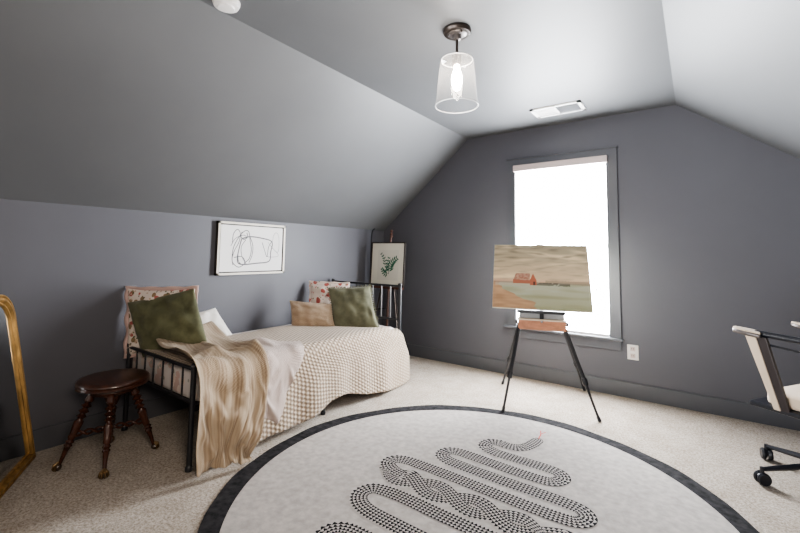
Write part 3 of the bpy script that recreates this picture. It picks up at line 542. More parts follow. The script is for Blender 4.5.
TAN = [165,-2885,669,189,-2880,663,215,-2876,653,243,-2880,649,270,-2886,645,298,-2893,641,325,-2901,636,354,-2908,632,382,-2916,628,410,-2923,625,439,-2930,623,468,-2937,622,497,-2943,622,526,-2949,623,555,-2955,624,585,-2961,627,614,-2967,630,643,-2972,634,672,-2978,639,702,-2984,645,
731,-2990,652,760,-2996,659,789,-3001,667,819,-3005,674,850,-3009,678,879,-3012,678,909,-3014,677,939,-3015,676,989,-3015,672,1057,-3015,641,1106,-3015,588,1131,-3015,520,1133,-3015,470,1133,-3015,440,1132,-3015,410,1131,-3015,379,1130,-3015,348,1128,-3015,318,1125,-3015,287,1123,-3015,256,
1121,-3015,225,1119,-3015,194,1121,-3015,163,1125,-3015,132,1131,-3015,101,1136,-3015,70,1140,-3015,39,165,-2868,678,190,-2864,673,218,-2863,666,245,-2868,663,272,-2876,661,300,-2882,656,327,-2887,649,355,-2893,643,383,-2900,637,411,-2906,633,440,-2913,631,469,-2919,629,497,-2925,629,
526,-2931,629,556,-2937,631,585,-2943,634,614,-2949,637,643,-2955,641,672,-2961,645,702,-2967,650,731,-2972,656,760,-2978,661,790,-2983,666,820,-2989,667,849,-2995,666,879,-2998,664,909,-3000,662,939,-3000,660,989,-3001,653,1049,-3002,622,1092,-3002,571,1112,-3001,510,1114,-3001,466,
1120,-2993,437,1124,-2994,406,1126,-2997,375,1123,-2997,344,1114,-2993,314,1114,-2990,283,1121,-2988,253,1110,-2991,225,1108,-2992,194,1111,-2993,162,1120,-2991,131,1134,-2988,104,1138,-2990,73,1139,-2991,43,165,-2852,686,192,-2849,684,219,-2850,678,246,-2856,675,273,-2859,665,299,-2863,654,
326,-2869,646,355,-2875,639,383,-2881,634,412,-2888,630,440,-2894,628,469,-2900,626,498,-2907,626,527,-2913,627,557,-2919,628,586,-2926,631,615,-2932,634,644,-2938,639,673,-2944,643,703,-2949,648,732,-2955,651,762,-2962,652,791,-2970,652,820,-2975,651,850,-2979,650,880,-2982,648,
910,-2984,645,940,-2985,642,989,-2985,636,1044,-2986,609,1080,-2988,559,1099,-2987,502,1107,-2987,462,1101,-2992,432,1109,-2984,403,1112,-2987,372,1120,-2981,343,1127,-2982,312,1121,-2977,283,1115,-2975,253,1121,-2981,223,1117,-2985,192,1118,-2981,164,1126,-2979,134,1133,-2980,104,1131,-2984,75,
1124,-2985,46,165,-2835,694,193,-2834,692,219,-2837,685,245,-2838,672,272,-2842,664,300,-2847,658,328,-2852,651,356,-2858,644,384,-2863,638,413,-2869,633,441,-2875,628,470,-2882,627,499,-2888,627,528,-2895,628,557,-2901,629,586,-2907,632,616,-2914,633,645,-2920,635,675,-2927,636,
704,-2934,637,733,-2942,636,763,-2949,636,792,-2954,636,822,-2958,636,852,-2962,634,881,-2966,631,911,-2970,628,941,-2971,628,989,-2970,624,1044,-2968,602,1077,-2972,554,1090,-2973,495,1098,-2974,456,1105,-2975,427,1093,-2978,398,1097,-2976,368,1102,-2976,338,1109,-2976,308,1123,-2968,280,
1131,-2970,250,1123,-2969,220,1107,-2976,194,1110,-2975,162,1116,-2972,132,1123,-2972,101,1135,-2972,73,1122,-2973,49,165,-2819,700,192,-2819,697,219,-2820,687,246,-2823,680,273,-2826,670,300,-2830,659,327,-2835,649,355,-2840,641,384,-2846,635,413,-2852,632,442,-2857,631,471,-2863,629,
500,-2870,628,529,-2876,627,558,-2883,626,587,-2891,625,616,-2898,624,646,-2906,623,675,-2913,623,705,-2920,622,735,-2927,622,765,-2932,623,794,-2938,622,824,-2942,621,853,-2947,620,882,-2952,618,911,-2956,617,940,-2956,619,991,-2954,622,1047,-2950,596,1076,-2952,550,1079,-2957,484,
1099,-2951,452,1103,-2951,422,1099,-2952,392,1091,-2955,363,1084,-2956,333,1089,-2956,302,1097,-2955,273,1110,-2948,246,1124,-2949,220,1122,-2955,189,1116,-2951,160,1117,-2948,131,1132,-2956,101,1133,-2955,72,1129,-2953,46,165,-2802,703,193,-2803,701,219,-2804,689,245,-2806,676,272,-2810,665,
299,-2813,655,327,-2818,647,356,-2823,641,385,-2828,636,413,-2834,631,442,-2840,626,471,-2847,622,500,-2854,619,529,-2862,616,558,-2870,614,587,-2877,613,617,-2884,612,647,-2891,612,677,-2897,612,707,-2904,611,737,-2910,611,766,-2916,610,796,-2921,611,825,-2927,611,854,-2932,610,
883,-2937,611,911,-2939,620,941,-2939,611,994,-2933,627,1051,-2928,590,1072,-2928,545,1067,-2937,473,1090,-2930,442,1091,-2936,413,1099,-2929,388,1090,-2930,359,1092,-2932,329,1095,-2936,301,1096,-2933,271,1099,-2930,240,1104,-2929,209,1116,-2932,180,1138,-2932,159,1133,-2924,131,1139,-2919,112,
1111,-2940,75,1109,-2930,44,165,-2785,704,193,-2786,700,219,-2788,687,245,-2790,675,272,-2793,665,300,-2796,656,328,-2801,648,357,-2806,641,386,-2811,634,415,-2816,628,443,-2822,622,472,-2829,617,501,-2837,613,530,-2844,610,559,-2852,607,589,-2859,606,619,-2866,605,649,-2873,604,
679,-2880,603,709,-2886,602,738,-2893,601,768,-2900,602,797,-2906,604,826,-2911,603,856,-2916,606,881,-2923,618,911,-2921,608,942,-2917,604,999,-2910,632,1056,-2904,584,1072,-2905,540,1062,-2918,464,1077,-2916,434,1079,-2922,410,1090,-2914,386,1105,-2921,360,1109,-2932,332,1114,-2935,302,
1115,-2930,272,1116,-2926,243,1121,-2925,212,1129,-2922,182,1133,-2915,153,1145,-2918,130,1157,-2921,118,1117,-2931,73,1105,-2916,54,165,-2769,701,193,-2769,698,220,-2771,688,246,-2773,677,274,-2776,666,301,-2779,657,329,-2783,649,358,-2788,641,387,-2793,633,416,-2798,626,445,-2804,619,
474,-2811,614,503,-2818,609,532,-2825,606,561,-2833,603,591,-2840,601,621,-2847,600,651,-2854,599,681,-2862,598,710,-2869,597,740,-2876,597,769,-2883,599,799,-2888,602,829,-2892,605,854,-2900,617,884,-2900,612,913,-2899,598,940,-2894,609,1005,-2887,635,1060,-2884,579,1081,-2894,530,
1055,-2909,458,1066,-2909,426,1084,-2907,404,1077,-2912,378,1091,-2914,351,1112,-2916,329,1112,-2917,304,1108,-2916,274,1112,-2912,243,1115,-2911,213,1126,-2908,184,1140,-2906,158,1137,-2908,130,1140,-2910,111,1109,-2919,73,1119,-2914,46,165,-2752,697,194,-2752,700,220,-2754,687,248,-2756,678,
275,-2759,668,303,-2762,659,331,-2766,650,360,-2770,641,389,-2775,633,419,-2780,628,449,-2786,624,478,-2791,618,506,-2798,611,535,-2805,605,565,-2813,602,594,-2820,599,624,-2828,598,653,-2836,597,683,-2843,596,712,-2851,597,741,-2858,601,770,-2865,606,801,-2869,609,830,-2873,616,
856,-2880,614,885,-2878,602,910,-2883,609,940,-2879,606,1009,-2868,637,1070,-2869,584,1078,-2882,525,1056,-2889,453,1068,-2888,425,1073,-2892,396,1086,-2893,375,1102,-2897,354,1111,-2897,327,1127,-2902,304,1120,-2898,276,1121,-2895,246,1130,-2897,218,1137,-2903,190,1136,-2896,160,1135,-2902,133,
1122,-2901,109,1128,-2906,77,1136,-2910,48,165,-2736,698,194,-2735,700,221,-2736,689,248,-2738,680,276,-2741,671,305,-2745,661,333,-2748,652,363,-2753,644,392,-2757,637,422,-2762,629,451,-2767,623,481,-2773,620,510,-2780,614,539,-2786,608,567,-2794,603,596,-2801,599,626,-2809,598,
655,-2817,597,685,-2825,598,714,-2833,599,744,-2839,603,773,-2845,612,803,-2849,620,832,-2855,618,861,-2857,616,884,-2862,612,913,-2863,610,941,-2863,598,1013,-2851,630,1066,-2862,572,1081,-2865,514,1057,-2865,448,1060,-2864,417,1071,-2866,389,1098,-2868,376,1115,-2879,354,1130,-2889,334,
1140,-2887,306,1141,-2893,277,1130,-2884,251,1140,-2886,221,1148,-2889,192,1152,-2892,162,1150,-2893,132,1142,-2894,104,1143,-2902,77,1150,-2905,49,165,-2719,702,194,-2719,702,221,-2720,692,249,-2722,683,277,-2725,674,306,-2728,664,335,-2731,654,364,-2735,645,394,-2739,637,424,-2744,633,
454,-2750,628,482,-2755,621,511,-2762,612,540,-2768,606,569,-2775,602,598,-2783,601,628,-2791,600,657,-2799,600,687,-2807,601,716,-2814,604,746,-2819,608,777,-2824,614,807,-2829,619,835,-2837,631,862,-2838,616,890,-2845,617,913,-2846,604,942,-2851,597,1016,-2834,620,1065,-2840,563,
1079,-2841,504,1062,-2840,445,1063,-2840,414,1075,-2843,387,1089,-2855,366,1113,-2861,346,1133,-2870,334,1131,-2872,304,1135,-2884,276,1146,-2883,246,1133,-2872,221,1141,-2877,191,1144,-2881,163,1142,-2886,135,1133,-2886,106,1137,-2892,77,1141,-2894,47,165,-2702,706,193,-2702,704,222,-2703,697,
250,-2705,688,278,-2708,678,306,-2711,667,335,-2714,657,364,-2718,648,394,-2722,640,424,-2727,632,454,-2732,625,483,-2737,621,512,-2744,615,541,-2750,609,571,-2757,606,600,-2764,604,630,-2772,604,659,-2780,605,689,-2787,607,719,-2794,610,749,-2800,615,780,-2805,619,811,-2810,625,
839,-2819,635,865,-2823,625,890,-2828,617,913,-2829,599,948,-2829,595,1019,-2813,606,1062,-2817,553,1075,-2819,496,1077,-2825,442,1072,-2823,412,1090,-2837,394,1099,-2845,365,1103,-2852,337,1130,-2858,324,1148,-2873,304,1143,-2873,274,1135,-2873,248,1149,-2868,222,1153,-2870,192,1155,-2873,162,
1155,-2878,131,1149,-2877,105,1155,-2887,80,1160,-2891,50,165,-2686,707,194,-2686,711,222,-2687,702,250,-2689,695,277,-2690,683,305,-2692,670,334,-2695,659,364,-2699,649,394,-2703,642,424,-2708,635,454,-2713,631,484,-2719,626,514,-2726,621,543,-2732,616,572,-2739,612,602,-2745,609,
632,-2752,609,662,-2759,610,692,-2767,613,722,-2774,617,752,-2781,622,782,-2788,627,811,-2794,633,840,-2802,639,867,-2807,635,889,-2809,617,919,-2808,609,954,-2804,595,1015,-2797,588,1057,-2797,544,1075,-2801,490,1075,-2808,439,1086,-2814,412,1096,-2819,388,1105,-2828,362,1112,-2836,333,
1126,-2846,311,1154,-2854,301,1145,-2856,274,1130,-2853,247,1129,-2857,218,1131,-2865,188,1133,-2868,158,1138,-2869,132,1151,-2863,117,1168,-2877,79,1177,-2879,50,165,-2669,717,194,-2668,719,223,-2670,713,247,-2669,696,275,-2669,683,304,-2672,673,334,-2676,664,364,-2681,656,393,-2686,647,
423,-2691,639,453,-2696,631,483,-2702,623,513,-2708,617,543,-2714,613,573,-2720,612,603,-2727,612,634,-2733,614,664,-2741,615,694,-2748,618,724,-2756,622,753,-2764,628,782,-2771,634,812,-2777,640,841,-2783,645,867,-2786,635,896,-2787,625,924,-2785,614,958,-2782,597,1017,-2779,581,
1057,-2780,540,1075,-2783,485,1080,-2790,435,1080,-2794,404,1089,-2798,376,1100,-2807,349,1111,-2814,324,1138,-2827,313,1158,-2839,301,1146,-2834,273,1143,-2839,243,1140,-2846,213,1135,-2850,183,1124,-2855,156,1123,-2858,130,1123,-2852,113,1162,-2872,75,1171,-2867,47,165,-2652,729,195,-2652,730,
219,-2650,714,248,-2656,708,277,-2662,702,306,-2668,693,336,-2674,684,365,-2679,674,394,-2684,665,424,-2689,656,454,-2694,648,483,-2699,640,512,-2704,634,542,-2709,630,572,-2713,628,602,-2719,628,632,-2725,628,662,-2731,630,692,-2738,633,722,-2744,636,752,-2750,639,782,-2756,644,
812,-2760,651,845,-2763,657,873,-2765,644,901,-2765,630,928,-2765,617,963,-2764,602,1018,-2761,579,1064,-2762,540,1087,-2764,481,1092,-2769,427,1091,-2773,396,1090,-2775,367,1101,-2785,341,1122,-2795,320,1148,-2811,321,1164,-2823,301,1163,-2823,269,1156,-2827,239,1151,-2834,209,1143,-2841,181,
1136,-2846,151,1127,-2842,135,1131,-2846,118,1170,-2864,79,1181,-2860,52,165,-2636,737,195,-2637,737,223,-2641,728,250,-2644,716,276,-2649,702,303,-2655,689,331,-2662,677,360,-2666,665,389,-2671,655,419,-2674,645,450,-2678,637,480,-2682,630,511,-2686,626,541,-2691,622,571,-2696,621,
602,-2701,621,632,-2707,623,662,-2714,628,692,-2720,634,722,-2726,638,753,-2731,640,784,-2737,640,815,-2740,642,843,-2746,641,871,-2746,633,898,-2747,622,927,-2748,612,965,-2747,601,1021,-2741,578,1072,-2740,537,1100,-2750,476,1088,-2747,420,1101,-2755,393,1101,-2760,365,1112,-2769,338,
1133,-2787,330,1153,-2798,312,1162,-2809,300,1152,-2816,272,1148,-2820,241,1141,-2825,212,1132,-2830,184,1130,-2832,155,1140,-2847,137,1139,-2852,122,1160,-2851,78,1171,-2845,53,165,-2619,737,192,-2623,733,217,-2631,717,243,-2638,702,269,-2645,688,297,-2648,676,327,-2651,664,356,-2654,654,
386,-2657,644,417,-2659,636,448,-2661,630,479,-2664,625,510,-2669,621,541,-2673,620,571,-2678,621,602,-2683,623,632,-2690,625,662,-2696,625,693,-2704,624,723,-2713,623,754,-2720,621,785,-2721,625,813,-2732,622,842,-2727,630,868,-2736,617,898,-2731,616,924,-2733,604,968,-2729,596,
1027,-2721,580,1081,-2721,534,1113,-2737,470,1103,-2742,414,1098,-2738,388,1114,-2752,371,1121,-2755,343,1138,-2773,329,1160,-2783,313,1174,-2798,295,1163,-2806,268,1149,-2805,241,1149,-2815,212,1148,-2823,183,1150,-2824,154,1157,-2836,134,1156,-2837,109,1179,-2846,85,1174,-2827,64,165,-2603,730,
193,-2607,727,221,-2614,717,248,-2621,705,275,-2627,691,301,-2630,675,329,-2633,661,358,-2636,649,388,-2638,639,419,-2641,630,449,-2643,623,480,-2647,617,511,-2651,612,541,-2657,608,571,-2665,605,601,-2673,605,631,-2681,605,662,-2689,605,693,-2695,606,724,-2700,607,755,-2702,610,
784,-2714,606,814,-2717,609,841,-2717,615,868,-2719,611,895,-2721,603,926,-2713,604,973,-2710,589,1043,-2713,591,1086,-2711,531,1117,-2718,465,1109,-2725,415,1103,-2721,388,1120,-2732,368,1135,-2741,348,1142,-2754,327,1166,-2764,312,1174,-2778,287,1181,-2794,263,1174,-2802,234,1165,-2798,206,
1161,-2812,179,1172,-2822,153,1154,-2819,128,1159,-2827,104,1181,-2826,84,1196,-2832,61,165,-2586,716,194,-2591,716,221,-2596,706,247,-2604,692,274,-2609,679,303,-2612,666,332,-2614,653,361,-2616,641,391,-2618,631,422,-2620,622,452,-2623,615,483,-2627,609,513,-2632,604,544,-2638,600,
574,-2646,598,604,-2654,596,634,-2662,595,664,-2670,595,695,-2676,595,726,-2682,596,755,-2691,596,785,-2699,595,814,-2702,601,840,-2703,603,871,-2701,604,895,-2700,596,926,-2694,602,976,-2696,596,1048,-2695,587,1083,-2702,523,1100,-2708,462,1100,-2709,418,1110,-2704,393,1122,-2716,373,
1138,-2723,350,1149,-2735,329,1159,-2746,303,1173,-2759,279,1180,-2776,254,1189,-2791,229,1182,-2806,203,1172,-2802,177,1163,-2811,152,1164,-2808,123,1152,-2816,99,1173,-2820,78,1192,-2819,56,165,-2569,699,195,-2570,705,223,-2577,695,251,-2581,686,277,-2587,671,306,-2590,658,336,-2591,646,
366,-2593,637,397,-2595,629,426,-2598,620,456,-2602,612,485,-2607,604,516,-2612,599,546,-2619,595,576,-2626,593,606,-2634,592,636,-2642,589,666,-2650,588,696,-2658,588,726,-2666,590,756,-2674,590,786,-2681,590,813,-2684,592,844,-2684,593,874,-2679,600,898,-2679,592,929,-2681,589,
981,-2682,593,1048,-2679,578,1087,-2680,521,1089,-2687,456,1088,-2688,413,1111,-2685,396,1123,-2696,371,1129,-2710,346,1151,-2717,325,1160,-2731,300,1167,-2746,273,1175,-2762,247,1181,-2778,222,1192,-2796,199,1183,-2805,171,1166,-2801,148,1149,-2804,125,1157,-2801,95,1180,-2807,85,1199,-2810,63,
165,-2553,682,195,-2553,690,225,-2555,687,252,-2561,675,280,-2565,663,310,-2568,652,339,-2571,640,368,-2574,628,397,-2578,617,427,-2581,610,457,-2584,604,487,-2588,600,517,-2594,596,547,-2600,593,578,-2607,591,608,-2615,589,638,-2623,589,668,-2632,587,698,-2640,585,728,-2648,587,
758,-2655,590,789,-2660,587,817,-2660,589,847,-2659,589,875,-2657,596,903,-2660,590,931,-2666,596,984,-2670,582,1041,-2668,558,1072,-2663,510,1075,-2669,452,1090,-2668,416,1100,-2676,388,1117,-2686,364,1135,-2696,342,1138,-2712,315,1161,-2720,294,1179,-2738,275,1190,-2757,252,1196,-2770,224,
1195,-2779,194,1175,-2791,173,1164,-2792,145,1149,-2780,126,1163,-2778,106,1172,-2793,71,1182,-2800,46,165,-2536,671,195,-2537,679,225,-2539,677,254,-2543,668,282,-2547,657,311,-2550,644,339,-2554,631,368,-2558,619,398,-2561,610,428,-2564,604,458,-2566,600,488,-2570,597,519,-2575,594,
549,-2582,592,579,-2589,591,609,-2597,589,639,-2605,587,669,-2613,589,700,-2621,585,730,-2628,585,762,-2633,587,794,-2636,589,821,-2639,600,847,-2636,594,877,-2638,595,906,-2643,589,937,-2648,597,990,-2649,580,1038,-2645,550,1062,-2645,501,1081,-2650,452,1096,-2656,418,1109,-2662,389,
1119,-2669,358,1127,-2680,329,1144,-2692,306,1149,-2710,282,1163,-2728,260,1179,-2745,238,1195,-2753,213,1180,-2760,188,1183,-2776,165,1166,-2772,149,1173,-2780,126,1177,-2792,119,1180,-2781,66,1177,-2784,36,165,-2520,666,195,-2520,672,225,-2522,673,254,-2526,663,282,-2530,651,311,-2534,639,
340,-2537,627,369,-2540,617,399,-2543,608,429,-2545,602,459,-2547,598,489,-2551,596,520,-2556,594,550,-2562,593,581,-2569,591,611,-2577,591,641,-2585,590,672,-2593,588,702,-2600,588,734,-2606,586,766,-2610,588,798,-2614,591,827,-2619,599,853,-2626,609,878,-2621,590,911,-2625,592,
945,-2627,597,996,-2627,580,1036,-2626,544,1061,-2628,497,1080,-2632,447,1096,-2637,410,1112,-2643,381,1125,-2648,350,1134,-2657,320,1141,-2670,292,1150,-2688,267,1165,-2707,246,1187,-2724,232,1204,-2740,209,1197,-2754,180,1191,-2767,154,1182,-2761,142,1191,-2781,136,1187,-2786,135,1186,-2790,62,
1190,-2792,33,165,-2503,662,194,-2504,675,226,-2506,670,255,-2509,661,282,-2513,647,311,-2516,636,340,-2519,627,370,-2522,619,400,-2524,612,430,-2525,606,460,-2527,601,491,-2531,597,521,-2536,596,552,-2542,595,582,-2549,595,613,-2557,594,643,-2566,594,674,-2574,594,705,-2580,593,
737,-2586,591,769,-2590,588,800,-2594,591,826,-2602,604,854,-2608,612,883,-2604,601,917,-2606,601,951,-2607,597,1000,-2609,580,1041,-2609,546,1069,-2608,496,1102,-2618,445,1111,-2619,404,1124,-2625,374,1142,-2635,349,1156,-2647,324,1160,-2662,297,1168,-2682,273,1174,-2699,247,1183,-2708,218,
1194,-2729,201,1204,-2741,173,1202,-2760,150,1191,-2762,129,1177,-2772,128,1180,-2778,119,1193,-2785,60,1200,-2787,41,165,-2486,663,196,-2487,676,227,-2489,671,253,-2492,656,282,-2495,644,310,-2497,633,340,-2500,624,370,-2502,617,400,-2504,612,431,-2506,608,461,-2508,604,492,-2512,601,
523,-2517,599,553,-2523,597,584,-2531,597,615,-2538,598,645,-2547,599,676,-2555,600,707,-2563,601,738,-2570,602,769,-2576,600,800,-2578,595,829,-2583,602,860,-2588,607,891,-2590,614,923,-2588,609,953,-2591,604,1003,-2590,584,1046,-2585,545,1082,-2585,491,1103,-2599,425,1133,-2608,401,
1136,-2611,369,1137,-2620,340,1146,-2638,316,1166,-2650,294,1176,-2670,272,1185,-2689,249,1197,-2709,228,1200,-2722,199,1188,-2733,172,1188,-2750,146,1199,-2757,120,1174,-2756,115,1172,-2766,95,1181,-2763,57,1200,-2760,37,165,-2470,669,197,-2470,676,226,-2472,668,254,-2475,656,281,-2477,642,
310,-2479,631,340,-2481,622,370,-2483,615,401,-2485,608,431,-2488,603,462,-2490,599,493,-2494,596,524,-2499,596,555,-2505,597,585,-2512,598,616,-2520,600,647,-2528,602,677,-2537,604,708,-2545,606,739,-2554,609,769,-2562,612,800,-2568,613,832,-2567,613,864,-2567,615,895,-2571,621,
925,-2575,620,954,-2576,616,1005,-2567,588,1060,-2565,548,1098,-2573,487,1117,-2593,418,1125,-2599,386,1151,-2605,371,1157,-2616,344,1159,-2623,313,1163,-2637,286,1167,-2654,260,1179,-2675,239,1194,-2693,217,1214,-2707,196,1207,-2718,168,1197,-2731,146,1200,-2741,117,1190,-2756,92,1166,-2744,77,
1179,-2752,56,1198,-2739,39,165,-2453,675,197,-2454,681,226,-2456,668,253,-2458,653,282,-2460,641,311,-2462,632,341,-2464,623,372,-2466,615,402,-2468,607,432,-2470,601,463,-2472,597,494,-2476,594,526,-2481,593,556,-2487,594,587,-2494,596,618,-2502,599,648,-2510,602,679,-2519,606,
709,-2528,610,740,-2535,614,771,-2542,616,802,-2547,621,834,-2552,628,864,-2556,634,895,-2559,634,926,-2562,635,955,-2557,630,1020,-2550,602,1067,-2545,544,1112,-2559,484,1123,-2574,410,1139,-2581,386,1145,-2583,355,1150,-2606,336,1162,-2608,307,1181,-2619,284,1194,-2638,262,1195,-2663,240,
1195,-2670,211,1212,-2685,188,1215,-2704,162,1211,-2721,138,1189,-2726,117,1178,-2746,99,1173,-2737,70,1173,-2744,50,1191,-2739,29,165,-2437,681,196,-2437,682,225,-2440,668,255,-2442,658,285,-2444,648,314,-2446,638,344,-2447,628,375,-2449,619,405,-2450,610,435,-2452,602,466,-2454,596,
497,-2457,592,528,-2462,590,559,-2468,591,589,-2475,595,619,-2483,599,650,-2492,602,680,-2501,606,711,-2509,611,742,-2516,617,773,-2522,625,804,-2528,631,836,-2533,635,866,-2539,637,896,-2546,648,929,-2548,653,962,-2538,646,1026,-2526,603,1071,-2534,541,1108,-2544,474,1116,-2560,405,
1113,-2577,379,1115,-2587,349,1129,-2597,322,1146,-2609,299,1159,-2627,279,1180,-2636,256,1202,-2644,234,1212,-2667,213,1201,-2675,184,1206,-2694,159,1201,-2709,133,1201,-2723,107,1188,-2735,87,1165,-2723,74,1175,-2723,52,1198,-2724,37,165,-2420,684,196,-2421,683,227,-2423,671,257,-2425,660,
286,-2427,649,317,-2428,638,347,-2428,627,377,-2429,616,407,-2431,606,438,-2432,598,468,-2434,591,499,-2438,586,530,-2443,584,561,-2450,585,591,-2457,591,621,-2465,599,651,-2473,605,682,-2482,607,713,-2489,610,744,-2496,616,776,-2502,622,807,-2508,629,837,-2516,637,868,-2522,646,
900,-2528,661,928,-2526,660,956,-2520,636,1020,-2523,593,1063,-2541,531,1084,-2549,462,1093,-2554,399,1102,-2557,369,1112,-2565,341,1126,-2578,317,1139,-2595,293,1158,-2612,273,1171,-2631,251,1191,-2651,234,1208,-2657,206,1222,-2674,183,1222,-2681,151,1218,-2704,129,1213,-2720,103,1201,-2730,77,
1194,-2737,59,1182,-2703,44,1179,-2712,17]
throw('throw_blanket', 'blush white throw blanket spread over the middle of the bed edge', M['blush'], 26, 28, BLUSH, (.8, .95))
throw('throw_blanket', 'tan striped throw blanket hanging down to the floor beside the foot post', M['tan'], 28, 46, TAN, (.85, 1.4))

# ------------------------------------------------------------------ pillows
def pillow(name, label, corners, t, mat, seed=0, dent=.0, flange=None, tassel=None, band=None, group=None, pinch=.05):
    TL, TR, BL, BR = [V(c) for c in corners]; cen = (TL + TR + BL + BR) / 4
    nrm = (TR - TL).cross(BL - TL).normalized()
    def pos(u, v, side):
        uu = u * (1 - pinch * (1 - v * v)); vv = v * (1 - pinch * (1 - u * u))
        p = TL.lerp(TR, (uu + 1) / 2).lerp(BL.lerp(BR, (uu + 1) / 2), (vv + 1) / 2)
        th = t * ((1 - u * u) * (1 - v * v)) ** .42
        if dent: th *= 1 - dent * math.exp(-(u / .28) ** 2) * max(0, -v) ** 1.0
        e = (1 - u * u) * (1 - v * v)
        wr = noise.noise(V((u * 2.4, v * 2.4, seed + side))) * t * .4 * min(1, e * 4)
        wr += noise.noise(V((u * 6, v * 6, seed + side + 4))) * t * .18 * min(1, e * 6)
        return p + nrm * side * (th + wr)
    n = 26; ttl = thing(name, label, 'pillow', tuple(cen), group)
    b = BM()
    def cs(i): return math.sin((i / n * 2 - 1) * math.pi / 2)
    for side in (1, -1):
        uvl = b.loops.layers.uv.verify()
        P = [[b.verts.new(pos(cs(i), cs(j), side)) for j in range(n + 1)] for i in range(n + 1)]
        for i in range(n):
            for j in range(n):
                f = b.faces.new((P[i][j], P[i + 1][j], P[i + 1][j + 1], P[i][j + 1]))
                for l, (a, c) in zip(f.loops, ((i, j), (i + 1, j), (i + 1, j + 1), (i, j + 1))): l[uvl].uv = (cs(a) * .25, cs(c) * .2)
    bmesh.ops.remove_doubles(b, verts=b.verts, dist=.0008)
    obj('cushion', b, mat, ttl, smooth='all')
    per = []
    for k in range(0, 4 * 24):
        sd, f = divmod(k, 24); f = f / 24 * 2 - 1
        per.append(((f, -1), (1, f), (-f, 1), (-1, -f))[sd])
    if flange:
        b = BM(); A = []; Bv = []
        for i, (u, v) in enumerate(per):
            p0 = pos(u * .98, v * .98, 0) ; d = (pos(u, v, 0) - cen); d = d.normalized()
            p1 = pos(u, v, 0) + d * flange[0] * (1 + .12 * math.sin(i * .9)) + nrm * flange[0] * .35 * math.sin(i * .8)
            A.append(b.verts.new(p0)); Bv.append((b.verts.new(p0.lerp(p1, .6)), b.verts.new(p1)))
        L = len(per)
        for i in range(L):
            j = (i + 1) % L
            b.faces.new((A[i], A[j], Bv[j][0], Bv[i][0])); b.faces.new((Bv[i][0], Bv[j][0], Bv[j][1], Bv[i][1]))
        obj('ruffle', b, flange[1], ttl, smooth='all', solid=.003)
    if tassel:
        b = BM()
        for i, (u, v) in enumerate(per):
            for q_ in range(2):
                p = pos(u, v, 0); d = (p - cen).normalized()
                e = p + d * tassel[0] * random.uniform(.6, 1.2) + V((random.uniform(-1, 1), random.uniform(-1, 1), random.uniform(-1, .6))) * tassel[0] * .5
                tube(b, [p - d * .004, p.lerp(e, .5) + V((0, 0, .003)), e], [.003, .0045, .0015], 5)
        obj('fringe', b, tassel[1], ttl, smooth=True)
    if band:
        b = BM()
        pts = [pos(band[0], math.sin(j / 20 * math.pi - math.pi / 2) * .97, 1) + nrm * .002 for j in range(21)]
        tube(b, pts, .0035, 6); obj('seam', b, band[1], ttl, smooth=True)
    return ttl
pillow('ruffled_pillow', 'floral pillow with blush ruffled edge standing behind the green pillow at the foot', [(.02, -2.975, .965), (.43, -2.70, .975), (.06, -2.975, .50), (.47, -2.69, .54)], .05, M['floral'], 1, flange=(.028, M['ruffle']), pinch=.07)
pillow('velvet_pillow', 'dark olive green velvet pillow at the foot beside the stool', [(.055, -2.985, .87), (.445, -2.72, .975), (.225, -2.93, .50), (.60, -2.68, .60)], .065, M['green'], 5, dent=.3, pinch=.03)
pillow('linen_pillow', 'small plain white pillow leaning on the wall behind the throw', [(.085, -2.62, .735), (.10, -2.352, .775), (.20, -2.53, .54), (.235, -2.262, .548)], .04, M['whitefab'], 8)
pillow('ruffled_pillow', 'white and red floral pillow propped at the back of the head end', [(.06, -1.30, .935), (.39, -1.07, .925), (.15, -1.37, .56), (.48, -1.15, .56)], .045, M['floral2'], 12, flange=(.018, M['floral2']))
pillow('lumbar_pillow', 'low tan lumbar pillow with a vertical seam leaning in front of the red floral pillow', [(.19, -1.665, .785), (.52, -1.44, .76), (.285, -1.71, .545), (.62, -1.475, .545)], .055, M['lumbar'], 15, band=(-.15, M['goldd']))
pillow('velvet_pillow', 'sage green velvet pillow with fringed edge at the head of the bed', [(.425, -1.395, .90), (.765, -1.175, .925), (.595, -1.48, .545), (.95, -1.25, .55)], .055, M['green2'], 19, tassel=(.018, M['green2']), dent=.2)

# ------------------------------------------------------------------ piano stool
SC = V((.455, -3.182, 0))
st = thing('piano_stool', 'antique round mahogany piano stool with turned legs and claw feet', 'stool', tuple(SC))
b = BM(); lathe(b, [(.002, .484), (.160, .483), (.176, .479), (.184, .470), (.186, .462), (.177, .457), (.184, .450), (.185, .440), (.175, .434), (.10, .430), (.002, .43)], SC, n=56, caps=False); obj('seat', b, M['mahog'], st, smooth=True)
b = BM(); lathe(b, [(.03, .432), (.12, .430), (.125, .415), (.118, .400), (.105, .392), (.05, .385), (.03, .33), (.018, .325)], SC, n=40); obj('seat_hub', b, M['mahog2'], st, smooth=True)
b = BM(); tube(b, [SC + V((0, 0, .19)), SC + V((0, 0, .39))], .011, 12); obj('screw_post', b, M['bronze'], st, smooth=True)
legprof = [(.009, 0), (.010, .02), (.012, .06), (.015, .09), (.021, .098), (.014, .108), (.022, .118), (.014, .13), (.020, .14), (.018, .16), (.023, .20), (.024, .225), (.014, .238), (.014, .244), (.026, .254), (.013, .265), (.013, .270), (.027, .282), (.013, .294), (.013, .30), (.027, .312), (.013, .325), (.024, .34), (.020, .37), (.016, .39)]
